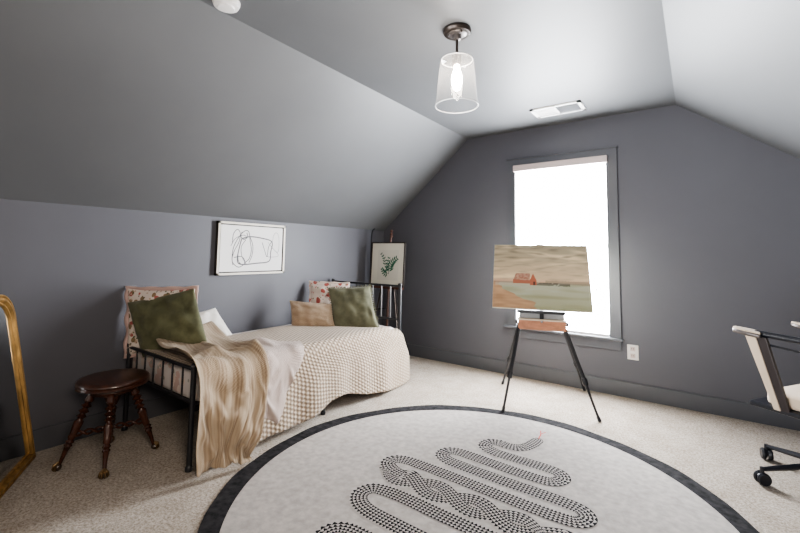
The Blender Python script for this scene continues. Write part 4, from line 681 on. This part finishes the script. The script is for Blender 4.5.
for i, ang in enumerate((-108.5, -24, 70, 160)):
    a = math.radians(ang); dr = V((math.cos(a), math.sin(a), 0))
    foot = SC + dr * .228 + V((0, 0, .034)); top = SC + dr * .095 + V((0, 0, .42)); ax = top - foot
    b = BM(); lathe(b, [(r_, h_ * ax.length / .40) for r_, h_ in legprof], foot, ax, 16); lg = obj('leg', b, M['mahog2'], st, smooth=True)
    b = BM(); sphere(b, foot + V((0, 0, -.014)) + dr * .006, .019, n=14); obj('glass_ball', b, M['glassball'], lg, smooth='all')
    b = BM()
    for q_ in (-1.1, -.37, .37, 1.1):
        d2 = V((math.cos(a + q_), math.sin(a + q_), 0))
        tube(b, [foot + V((0, 0, .014)), foot + dr * .006 + d2 * .020 + V((0, 0, .0)), foot + dr * .006 + d2 * .024 + V((0, 0, -.016)), foot + dr * .006 + d2 * .017 + V((0, 0, -.029))], [.006, .006, .005, .003], 6)
    obj('claw', b, M['brass'], lg, smooth=True)
for ang in (-108.5, -22):
    a = math.radians(ang); dr = V((math.cos(a), math.sin(a), 0)); nn = V((-dr.y, dr.x, 0)); b = BM()
    for ph in (0, math.pi):
        tube(b, [SC + dr * lerp(-.175, .175, k / 72) + V((0, 0, .185)) + (nn * math.cos(k / 72 * 22 + ph) + V((0, 0, 1)) * math.sin(k / 72 * 22 + ph)) * .012 for k in range(73)], .0068, 7)
    obj('twisted_rung', b, M['mahog2'], st, smooth=True)

# ------------------------------------------------------------------ leaning mirror
U = V((.87, -.49, 0)).normalized(); Nn = V((.49, .87, 0)).normalized()
lean = math.radians(10); Up = (V((0, 0, 1)) * math.cos(lean) - Nn * math.sin(lean)); Fn = U.cross(Up); 
if Fn.dot(Nn) < 0: Fn = -Fn
MO = V((.095, -3.455, .004)); MW, MH = .72, .99
mr = thing('leaning_mirror', 'gold framed arched floor mirror leaning at the left edge', 'mirror', tuple(MO + U * MW / 2))
def mpt(a, h, d): return MO + U * a + Up * h + Fn * d
def outline(ins, n=10):
    x0, x1, z0, z1 = ins, MW - ins, ins, MH - ins; r_ = .15 - ins * .6; o = [(x0, z0)]
    o += [(x0 + r_ - r_ * math.cos(k / n * math.pi / 2), z1 - r_ + r_ * math.sin(k / n * math.pi / 2)) for k in range(n + 1)]
    o += [(x1 - r_ + r_ * math.sin(k / n * math.pi / 2), z1 - r_ + r_ * math.cos(k / n * math.pi / 2)) for k in range(n + 1)]
    o += [(x1, z0)]; return o
def ringmesh(bm, levels):
    rs = [[bm.verts.new(mpt(a, h, d)) for a, h in outline(ins)] for ins, d in levels]
    for r1, r2 in zip(rs, rs[1:]):
        for k in range(len(r1)): bm.faces.new((r1[k], r1[(k + 1) % len(r1)], r2[(k + 1) % len(r1)], r2[k]))
b = BM(); ringmesh(b, [(0, 0), (0, .018), (.003, .024), (.010, .025), (.014, .017), (.017, .017), (.021, .027), (.032, .028), (.038, .019), (.041, .012), (.044, .012), (.047, .018), (.053, .017), (.056, .008)]); obj('frame', b, M['gold'], mr, smooth=True)
b = BM(); b.faces.new([b.verts.new(mpt(a, h, .008)) for a, h in outline(.054)]); obj('mirror_glass', b, M['mirror'], mr, recalc=False)
b = BM(); b.faces.new([b.verts.new(mpt(a, h, 0)) for a, h in outline(.0)]); obj('backing', b, M['goldd'], mr, recalc=False)

# ------------------------------------------------------------------ framed line drawing on the left wall
AY0, AY1, AZ0, AZ1 = -2.322, -1.622, 1.035, 1.498
ar = thing('framed_line_drawing', 'framed abstract line drawing hung on the left wall above the bed', 'wall art', (.02, -1.972, 1.26))
b = BM()
for a, c in (((AY0, AZ0), (AY1, AZ0 + .018)), ((AY0, AZ1 - .018), (AY1, AZ1)), ((AY0, AZ0), (AY0 + .018, AZ1)), ((AY1 - .018, AZ0), (AY1, AZ1))):
    boxmm(b, (.034, *a), (.040, *c))
obj('frame_face', b, M['artframe'], ar)
b = BM()
for a, c in (((AY0, AZ0), (AY1, AZ0 + .016)), ((AY0, AZ1 - .016), (AY1, AZ1)), ((AY0, AZ0), (AY0 + .016, AZ1)), ((AY1 - .016, AZ0), (AY1, AZ1))):
    boxmm(b, (0.0, *a), (.034, *c))
obj('frame_side', b, M['artside'], ar)
b = BM(); boxmm(b, (.0, AY0 + .016, AZ0 + .016), (.006, AY1 - .016, AZ1 - .016)); obj('backing', b, M['artside'], ar)
b = BM(); boxmm(b, (.006, AY0 + .028, AZ0 + .028), (.030, AY1 - .028, AZ1 - .028)); cv = obj('canvas', b, M['canvas'], ar)
cy0, cy1, cz0, cz1 = AY0 + .03, AY1 - .03, AZ0 + .03, AZ1 - .03
b = BM()
LN = [([(205, 385), (198, 340), (205, 270), (235, 205), (268, 168), (292, 175), (302, 230), (312, 290), (300, 345), (270, 372)], 2.2),
      ([(196, 250), (200, 190), (222, 160), (240, 185), (234, 240), (208, 300), (200, 362), (238, 398), (276, 370), (255, 332), (208, 338)], 2.0),
      ([(250, 218), (300, 205), (370, 212), (445, 235), (440, 300), (430, 358), (350, 372), (250, 380), (229, 345), (240, 265), (250, 218)], 3.0),
      ([(188, 265), (212, 218), (258, 196), (280, 205)], 1.6), ([(250, 175), (245, 205), (262, 222), (285, 208), (280, 180)], 2.4),
      ([(300, 205), (320, 260), (318, 320), (300, 370)], 2.0), ([(275, 225), (250, 270), (256, 330), (285, 380)], 1.8),
      ([(380, 240), (398, 290), (416, 330), (424, 270), (445, 232)], 1.8), ([(448, 240), (458, 190), (478, 178), (494, 215), (490, 300), (440, 262), (420, 238)], .9),
      ([(440, 265), (495, 320), (440, 332), (410, 325)], .9), ([(232, 300), (236, 360), (262, 385)], 2.0)]
for li, (ln, w) in enumerate(LN):
    pts = []
    for X, Y in ln:
        u = (X - 130) / 388; vv = 1 - (Y - lerp(132, 150, u)) / lerp(296, 262, u)
        pts.append(V((.0306 + li * .00006, lerp(cy0, cy1, u), lerp(cz0, cz1, vv))))
    ribbon(b, catmull(pts, 8), .0034 * w, up=V((1, 0, 0)))
obj('ink_lines', b, M['ink'], cv, recalc=False)

# ------------------------------------------------------------------ display easel behind the headboard with framed fern print
de = thing('display_easel', 'brown wooden display easel in the corner behind the headboard', 'easel', (.36, -.32, 0))
b = BM(); tube(b, [(.355, -.375, .08), (.35, -.31, 1.40), (.352, -.30, 1.46)], .014, 8)
for z in (1.44, 1.475, 1.51): lathe(b, [(.008, -.016), (.018, -.004), (.018, .006), (.009, .016)], (.352, -.30, z), n=12)
obj('mast', b, M['wood'], de, smooth=True)
for x in (.12, .60):
    b = BM(); tube(b, [(x, -.44, 0), (lerp(x, .35, .85), -.33, 1.15)], .009, 8); obj('leg', b, M['bronze'], de, smooth=True)
b = BM(); tube(b, [(.35, -.08, 0), (.35, -.29, 1.3)], .010, 8); obj('leg', b, M['bronze'], de, smooth=True)
b = BM(); boxmm(b, (.12, -.40, .828), (.58, -.345, .85)); obj('ledge', b, M['wood'], de)
b = BM(); tube(b, catmull([(.085, -.36, .55), (.08, -.35, 1.2), (.08, -.34, 1.46), (.095, -.34, 1.52), (.125, -.34, 1.54)], 6), .008, 8); tube(b, [(.085, -.36, .55), (.35, -.345, .60)], .008, 8); hk = obj('hooked_arm', b, M['black'], de, smooth=True)
fp = thing('framed_fern_print', 'framed green fern print with a thin black frame standing on the corner easel', 'framed print', (.345, -.37, .851))
Rt = Matrix.Rotation(math.radians(-3), 3, 'X')
def fpt(x, d, z): return V((.345, -.37, .851)) + Rt @ V((x, d, z))
def fbox(bm, x0, x1, d0, d1, z0, z1): box(bm, fpt((x0 + x1) / 2, (d0 + d1) / 2, (z0 + z1) / 2), (x1 - x0, d1 - d0, z1 - z0), Rt)
b = BM(); hw, H_ = .25, .525
for a in ((-hw, hw, 0, .016), (-hw, hw, H_ - .016, H_), (-hw, -hw + .014, 0, H_), (hw - .014, hw, 0, H_)): fbox(b, a[0], a[1], -.012, .012, a[2], a[3])
obj('frame', b, M['artside'], fp)
b = BM(); fbox(b, -hw + .012, hw - .012, -.006, .008, .014, H_ - .014); obj('mount', b, M['paper'], fp)
b = BM(); fbox(b, -.145, .165, -.0075, -.006, .075, .43); pr = obj('print', b, M['mat'], fp)
b = BM()
def leaf(bm, p, d, L, w):
    d = d.normalized(); n_ = V((-d.y, d.x)); pts = []
    o = [p, p + d * L * .35 + n_ * w, p + d * L * .75 + n_ * w * .7, p + d * L, p + d * L * .75 - n_ * w * .6, p + d * L * .35 - n_ * w * .9]
    bm.faces.new([bm.verts.new(fpt(q_.x, -.0083, q_.y)) for q_ in o])
def frond(c0, c1, n_, L, w, bend=.03):
    c0, c1 = V(c0), V(c1); d = c1 - c0; nn_ = V((-d.y, d.x)).normalized(); prev = None
    pts = [c0.lerp(c1, k / n_) + nn_ * bend * math.sin(k / n_ * math.pi) for k in range(n_ + 1)]
    ribbon(b, [fpt(q_.x, -.0082, q_.y) for q_ in pts], .004, up=V((0, -1, 0)))
    for k in range(1, n_ + 1):
        f = 1 - .55 * k / n_; dd = (pts[k] - pts[k - 1]).normalized(); m_ = V((-dd.y, dd.x))
        leaf(b, pts[k], dd * .7 + m_, L * f, w); leaf(b, pts[k], dd * .7 - m_, L * f, w)
frond((.03, .15), (.13, .33), 8, .085, .011); frond((.03, .15), (-.07, .20), 5, .06, .010, .02); frond((-.03, .22), (-.09, .38), 5, .05, .008, -.02)
frond((.03, .15), (.02, .33), 5, .06, .009, .02)
obj('fern_drawing', b, M['fern'], pr, recalc=False)

# ------------------------------------------------------------------ field easel with landscape painting
EY = .323; eu = V((math.cos(EY), math.sin(EY), 0)); eb = V((-math.sin(EY), math.cos(EY), 0)); EO = V((2.275, -.775, 0))
def ept(a, bk, z): return EO + eu * a + eb * bk + V((0, 0, z))
Re = Matrix.Rotation(EY, 3, 'Z')
def ebox(bm, a0, a1, b0, b1, z0, z1): box(bm, ept((a0 + a1) / 2, (b0 + b1) / 2, (z0 + z1) / 2), (a1 - a0, b1 - b0, z1 - z0), Re)
fe = thing('field_easel', 'black and orange wood field easel standing on four black legs before the window', 'easel', tuple(EO))
b = BM(); ebox(b, -.185, .185, -.045, -.03, .640, .715); ebox(b, -.185, -.172, -.03, .25, .640, .715); ebox(b, .172, .185, -.03, .25, .640, .715); ebox(b, -.185, .185, .235, .25, .640, .715); bx_ = obj('sketch_box', b, M['orange'], fe, bevel=.002)
b = BM(); ebox(b, -.187, .187, -.05, .25, .715, .727); obj('box_rim', b, M['cream'], bx_)
b = BM(); ebox(b, -.172, .172, -.03, .235, .642, .65); obj('box_floor', b, M['cream'], bx_)
b = BM(); sphere(b, ept(0, -.05, .71), .010, n=10); obj('latch', b, M['steel'], bx_, smooth=True)
b = BM(); ebox(b, -.175, .175, .0, .018, .727, .775); obj('back_panel', b, M['grey_slot'], fe)
b = BM(); ebox(b, -.19, .18, -.065, .02, .775, .797); obj('canvas_ledge', b, M['black'], fe, bevel=.002)
b = BM(); box(b, ept(0, -.02, .745), (.03, .02, .05), Re); obj('ledge_knob', b, M['blackp'], fe, bevel=.004)
TL_ = math.radians(28.6)
def cpt(a, up, d): return ept(a, -.045 + up * math.sin(TL_) + d * math.cos(TL_), .803 + up * math.cos(TL_) - d * math.sin(TL_))
b = BM(); tube(b, [cpt(0.0, -.02, .045), cpt(0.0, .56, .045)], .013, 6); tube(b, [cpt(0, .54, .045), cpt(0, .625, .045)], .009, 6); obj('mast', b, M['black'], fe, smooth=True)
Rc = Re @ Matrix.Rotation(-TL_, 3, 'X')
b = BM(); box(b, cpt(.0, .605, .012), (.065, .03, .018), Rc); obj('top_clamp', b, M['blackp'], fe, bevel=.002)
for sx in (-1, 1):
    b = BM(); lathe(b, [(.016, 0), (.018, .012), (.012, .02)], ept(sx * .19, .02, .69), eu * sx, 12); obj('side_knob', b, M['blackp'], fe, smooth=True)
feet = [(V((2.045, -1.036, .0115)), ept(-.178, -.03, .655)), (V((2.693, -.746, 0)), ept(.178, -.03, .655)), (V((1.764, -.345, 0)), ept(-.178, .235, .655)), (V((2.441, -.05, 0)), ept(.178, .235, .655))]
for ft, tp in feet:
    b = BM(); d = tp - ft
    tube(b, [tp, ft + d * .40], .0145, 8); tube(b, [ft + d * .42, ft + d * .02], .0095, 8); lg = obj('leg', b, M['black'], fe, smooth=True)
    b = BM(); lathe(b, [(.019, 0), (.021, .01), (.021, .045), (.018, .055)], ft + d * .385, d, 10); obj('clamp_collar', b, M['blackp'], lg, smooth=True)
    b = BM(); tube(b, [ft + V((0, 0, .0)) + d * .055, ft + V((0, 0, .004))], [.012, .014], 10); obj('foot_tip', b, M['blackp'], lg, smooth=True)
# painting
PW, PH = .775, .602
pt = thing('landscape_painting', 'unframed landscape painting of a red barn by pale water on the field easel', 'painting', tuple(ept(0, 0, .80)))
b = BM(); box(b, cpt(-.005, PH / 2, .0), (PW, PH, .018) if False else (PW, .018, PH), Re @ Matrix.Rotation(-TL_, 3, 'X')); obj('canvas_block', b, M['paper'], pt)
def mixc(a, c, t): t = max(0, min(1, t)); return tuple(x + (y - x) * t for x, y in zip(a, c))
def paintcol(u, v):
    """u left-right 0..1, v bottom-top 0..1 ; linear colours"""
    n1 = noise.noise(V((u * 3, v * 14, 1))); n2 = noise.noise(V((u * 7, v * 26, 4))); n3 = noise.noise(V((u * 40, v * 40, 7)))
    hz = .405 - .01 * u
    if v > hz:
        t = (v - hz) / (1 - hz)
        c = mixc((.50, .385, .25), (.29, .245, .165), sm(t * 1.05))
        c = mixc(c, (.62, .50, .32), max(0, n1) * 1.9 * (1 - t * .4)); c = mixc(c, (.19, .16, .11), max(0, -n2) * 1.3 * (.35 + t))
        if v < hz + .055: c = mixc(c, (.40, .21, .15), .55 * (1 - (v - hz) / .055))
        if u > .55 and v < hz + .03 + .012 * n3: c = mixc(c, (.22, .18, .12), .6)
    else:
        t = (hz - v) / hz
        c = mixc((.36, .36, .27), (.27, .27, .165), t)
        c = mixc(c, (.36, .41, .33), max(0, n2) * 1.5 * (1 - u) * (1 - t)); c = mixc(c, (.20, .20, .10), max(0, -n1) * .9)
        sh_ = .06 + .42 * sm((t - .05) / 1.0) * (1 + .25 * n1) + .03 * n2
        if u < sh_: c = mixc((.42, .265, .15), (.30, .18, .10), .5 + n2)
        if t < .16 and .02 < u < .30: c = mixc(c, (.38, .33, .25), .6)
        if t < .06: c = mixc(c, (.22, .13, .09), .5)
        if .44 < u < .80 and t < .12 + .02 * n3 and n3 > -.35: c = mixc(c, (.055, .05, .035), .75 if u < .68 or t > .04 else .4)
    # barn
    x = (u - .215) / .245
    if 0 < x < 1:
        base = .375; eave = .435 - .015 * x; ridge = .535
        if x < .72:
            roofl = eave + (ridge - eave) * min(1, x / .12) if x < .12 else ridge
            if base < v < eave: c = (.30, .105, .06)
            elif eave <= v < roofl: c = mixc((.27, .12, .08), (.38, .23, .16), n3 + .5)
        else:
            g = 1 - abs((x - .86) / .14); top = .43 + .105 * g
            if base - .02 < v < top: c = (.33, .10, .055)
            if .86 < x < .95 and base - .02 < v < .41: c = (.09, .03, .02)
    return c
b = BM(); cl = b.loops.layers.color.new('Col') if hasattr(b.loops.layers, 'color') else None
NU, NV = 230, 176
P = [[b.verts.new(cpt(-.005 + (i / NU - .5) * (PW - .002), .001 + j / NV * (PH - .002), -.0096)) for j in range(NV + 1)] for i in range(NU + 1)]
def srgb(c): return tuple(12.92 * x if x < .0031308 else 1.055 * x ** (1 / 2.4) - .055 for x in c)
for i in range(NU):
    for j in range(NV):
        f = b.faces.new((P[i][j], P[i + 1][j], P[i + 1][j + 1], P[i][j + 1])); c = srgb(tuple(x * 1.32 + .012 for x in paintcol((i + .5) / NU, (j + .5) / NV)))
        for l in f.loops: l[cl] = (*c, 1)
obj('painted_surface', b, M['oil'], pt, recalc=False)

# ------------------------------------------------------------------ office chair
CF = V((-.84, .54, 0)).normalized(); CL = V((.54, .84, 0)).normalized(); CO = V((3.877, -.966, 0))
def chp(f, l, z): return CO + CF * f + CL * l + V((0, 0, z))
ch = thing('swivel_chair', 'cream upholstered swivel armchair on black castors at the right edge', 'chair', tuple(CO))
Rch = Matrix(((CF.x, CL.x, 0), (CF.y, CL.y, 0), (0, 0, 1)))
def cbox(bm, f0, f1, l0, l1, z0, z1): box(bm, chp((f0 + f1) / 2, (l0 + l1) / 2, (z0 + z1) / 2), (f1 - f0, l1 - l0, z1 - z0), Rch)
b = BM(); cbox(b, -.27, .16, -.235, .235, .435, .515); sc_ = obj('seat_cushion', b, M['boucle'], ch, bevel=.02, smooth='all')
b = BM(); cbox(b, -.27, .235, -.26, .26, .405, .433); obj('seat_shell', b, M['blackp'], ch, bevel=.01)
b = BM(); P0 = []
def bk(u, v):
    a = lerp(-1.15, 1.15, u); return chp(-.27 - .05 * math.cos(a) * 1.2 + .02 - .10 * v, .25 * math.sin(a) / math.sin(1.15), lerp(.50, .90, v))
grid(b, bk, 20, 12); obj('backrest', b, M['boucle'], ch, smooth='all', solid=.04)
for sx in (-1, 1):
    l = .275 * sx
    b = BM(); tube(b, catmull([chp(-.33, l * .95, .80), chp(-.2, l, .815), chp(0, l, .82), chp(.17, l * 1.02, .826)], 6), .017, 10, flat=1.0); tube(b, catmull([chp(-.33, l * .95, .74), chp(-.1, l, .755), chp(.2, l, .775)], 6), .006, 8); arm = obj('armrest', b, M['blackp'], ch, smooth=True)
    b = BM()
    path = [chp(.16, l * .93, .822), chp(.22, l * .95, .828), chp(.262, l * 1.02, .832), chp(.27, l * 1.10, .832), chp(.21, l * 1.16, .826), chp(.13, l * 1.14, .818)]
    cpth = catmull(path, 6)
    for p, q_ in zip(cpth, cpth[1:]): pass
    uvl = None
    a_ = [b.verts.new(p + V((0, 0, .007))) for p in cpth]; c_ = [b.verts.new(p - V((0, 0, .016))) for p in cpth]
    for k in range(len(a_) - 1): b.faces.new((a_[k], a_[k + 1], c_[k + 1], c_[k]))
    obj('arm_band', b, M['pewter'], arm, smooth='all', solid=.006)
    b = BM(); cv_ = [b.verts.new(p + V((0, 0, .010))) for p in cpth]; b.faces.new(cv_); obj('arm_pad', b, M['boucle'], arm, solid=.012, recalc=False)
    # slanted side panel: cream outside, dark inside
    b = BM(); tp, bt = chp(.17, l * 1.06, .81), chp(.085, l * .90, .42)
    for d0, wf in ((0, .04),):
        vs = [tp + CF * .04, tp - CF * .012, bt - CF * .006, bt + CF * .026]
        A_ = [b.verts.new(p + CL * sx * .016) for p in vs]; B2 = [b.verts.new(p - CL * sx * .006) for p in vs]
        b.faces.new(A_); b.faces.new(B2[::-1])
        for k in range(4): b.faces.new((A_[k], A_[(k + 1) % 4], B2[(k + 1) % 4], B2[k]))
    obj('side_panel', b, M['boucle'], arm, bevel=.004)
    b = BM(); vs = [tp - CF * .012, tp - CF * .06, bt - CF * .045, bt - CF * .006]
    A_ = [b.verts.new(p + CL * sx * .012) for p in vs]; B2 = [b.verts.new(p - CL * sx * .01) for p in vs]
    b.faces.new(A_); b.faces.new(B2[::-1])
    for k in range(4): b.faces.new((A_[k], A_[(k + 1) % 4], B2[(k + 1) % 4], B2[k]))
    obj('inner_panel', b, M['darkleather'], arm, bevel=.004)
b = BM(); tube(b, [chp(0, 0, .12), chp(0, 0, .41)], .028, 16); lathe(b, [(.05, 0), (.05, .05), (.035, .08)], CO + V((0, 0, .10)), n=20); obj('gas_lift', b, M['blackp'], ch, smooth=True)
a0 = math.atan2(-.732 + .966, 3.638 - 3.877)
for k in range(5):
    a = a0 + k * 2 * math.pi / 5; dr = V((math.cos(a), math.sin(a), 0)); nn_ = V((-dr.y, dr.x, 0))
    b = BM(); tube(b, [CO + dr * .03 + V((0, 0, .13)), CO + dr * .325 + V((0, 0, .085))], [.020, .012], 8); lg = obj('base_spoke', b, M['blackp'], ch, smooth=True)
    cc = CO + dr * .335; b = BM(); tube(b, [cc + V((0, 0, .095)), cc + V((0, 0, .055))], .010, 10)
    b2 = BM(); sw = nn_ if k % 2 else (nn_ + dr * .8).normalized()
    for s_ in (-1, 1): lathe(b2, [(.008, -.010), (.030, -.011), (.035, 0), (.030, .011), (.008, .010)], cc + sw * s_ * .016 + V((0, 0, .036)), sw, 20)
    sphere(b, cc + V((0, 0, .045)), .026, (1, 1, .7), n=12)
    cs_ = obj('castor', b, M['blackp'], lg, smooth=True)
    b2.verts.ensure_lookup_table()
    # wheels belong to the castor mesh
    o2 = obj('castor_wheels', b2, M['blackp'], lg, smooth=True)

# ------------------------------------------------------------------ light
w = bpy.data.worlds.new('World'); scn.world = w; w.use_nodes = True
bg = w.node_tree.nodes['Background']; bg.inputs[0].default_value = (.8, .88, 1, 1); bg.inputs[1].default_value = 1.0
def area(name, loc, tgt, size, size_y, power, col=(1, 1, 1)):
    l = bpy.data.lights.new(name, 'AREA'); l.shape = 'RECTANGLE'; l.size = size; l.size_y = size_y; l.energy = power; l.color = col
    o = bpy.data.objects.new(name, l); COL.objects.link(o); o.location = loc
    o.rotation_euler = (V(tgt) - V(loc)).to_track_quat('-Z', 'Y').to_euler(); return o
kl = area('high_side_fill', (4.0, -4.2, 1.95), (.0, -2.3, .6), .8, .8, 30, (1, .86, .72)); kl.data.spread = math.radians(110)  # unseen fill lamp, added to lift the left wall and floor
area('rear_fill', (3.0, -5.9, 1.4), (2.0, -1.0, .6), 2.4, 1.4, 17, (1, .9, .8))  # added fill from behind the camera, no fixture stands there
bo = area('ceiling_fill', (2.4, -4.6, .5), (3.3, -2.3, 2.5), 1.0, 1.0, 36, (1, .985, .98)); bo.data.spread = math.radians(120)  # unseen uplight added to brighten the ceiling
side = area('slope_fill', (1.2, -3.9, 1.1), (4.2, -1.6, 2.1), .9, .9, 30, (.97, .99, 1)); side.data.spread = math.radians(75)  # unseen lamp added only to brighten the right-hand slope

# ------------------------------------------------------------------ camera
f_, pitch, yaw, roll, cx, cy, cyp = 408.485, .0769, .6275, .0154, 3.3247, -4.2266, 221.29
F = V((-math.sin(yaw) * math.cos(pitch), math.cos(yaw) * math.cos(pitch), math.sin(pitch)))
R = V((math.cos(yaw), math.sin(yaw), 0)); Uc = R.cross(F)
R2 = R * math.cos(roll) + Uc * math.sin(roll); U2 = R2.cross(F)
cam = bpy.data.cameras.new('Camera'); co = bpy.data.objects.new('Camera', cam); COL.objects.link(co)
mw = Matrix((R2, U2, -F)).transposed().to_4x4(); mw.translation = V((cx, cy, 1.25)); co.matrix_world = mw
cam.sensor_width = 36; cam.lens = f_ / 800 * 36; cam.shift_y = -(266.5 - cyp) / 800; cam.clip_start = .02
scn.camera = co
for o in scn.objects:
    if '_o' in o: del o['_o']
scn.view_settings.view_transform = 'AgX'
scn.view_settings.look = 'AgX - Medium High Contrast'
scn.view_settings.exposure = .24
scn.cycles.use_denoising = True
scn.cycles.max_bounces = 8; scn.cycles.diffuse_bounces = 5
scn.cycles.sample_clamp_indirect = 6
scn.cycles.caustics_reflective = False; scn.cycles.caustics_refractive = False
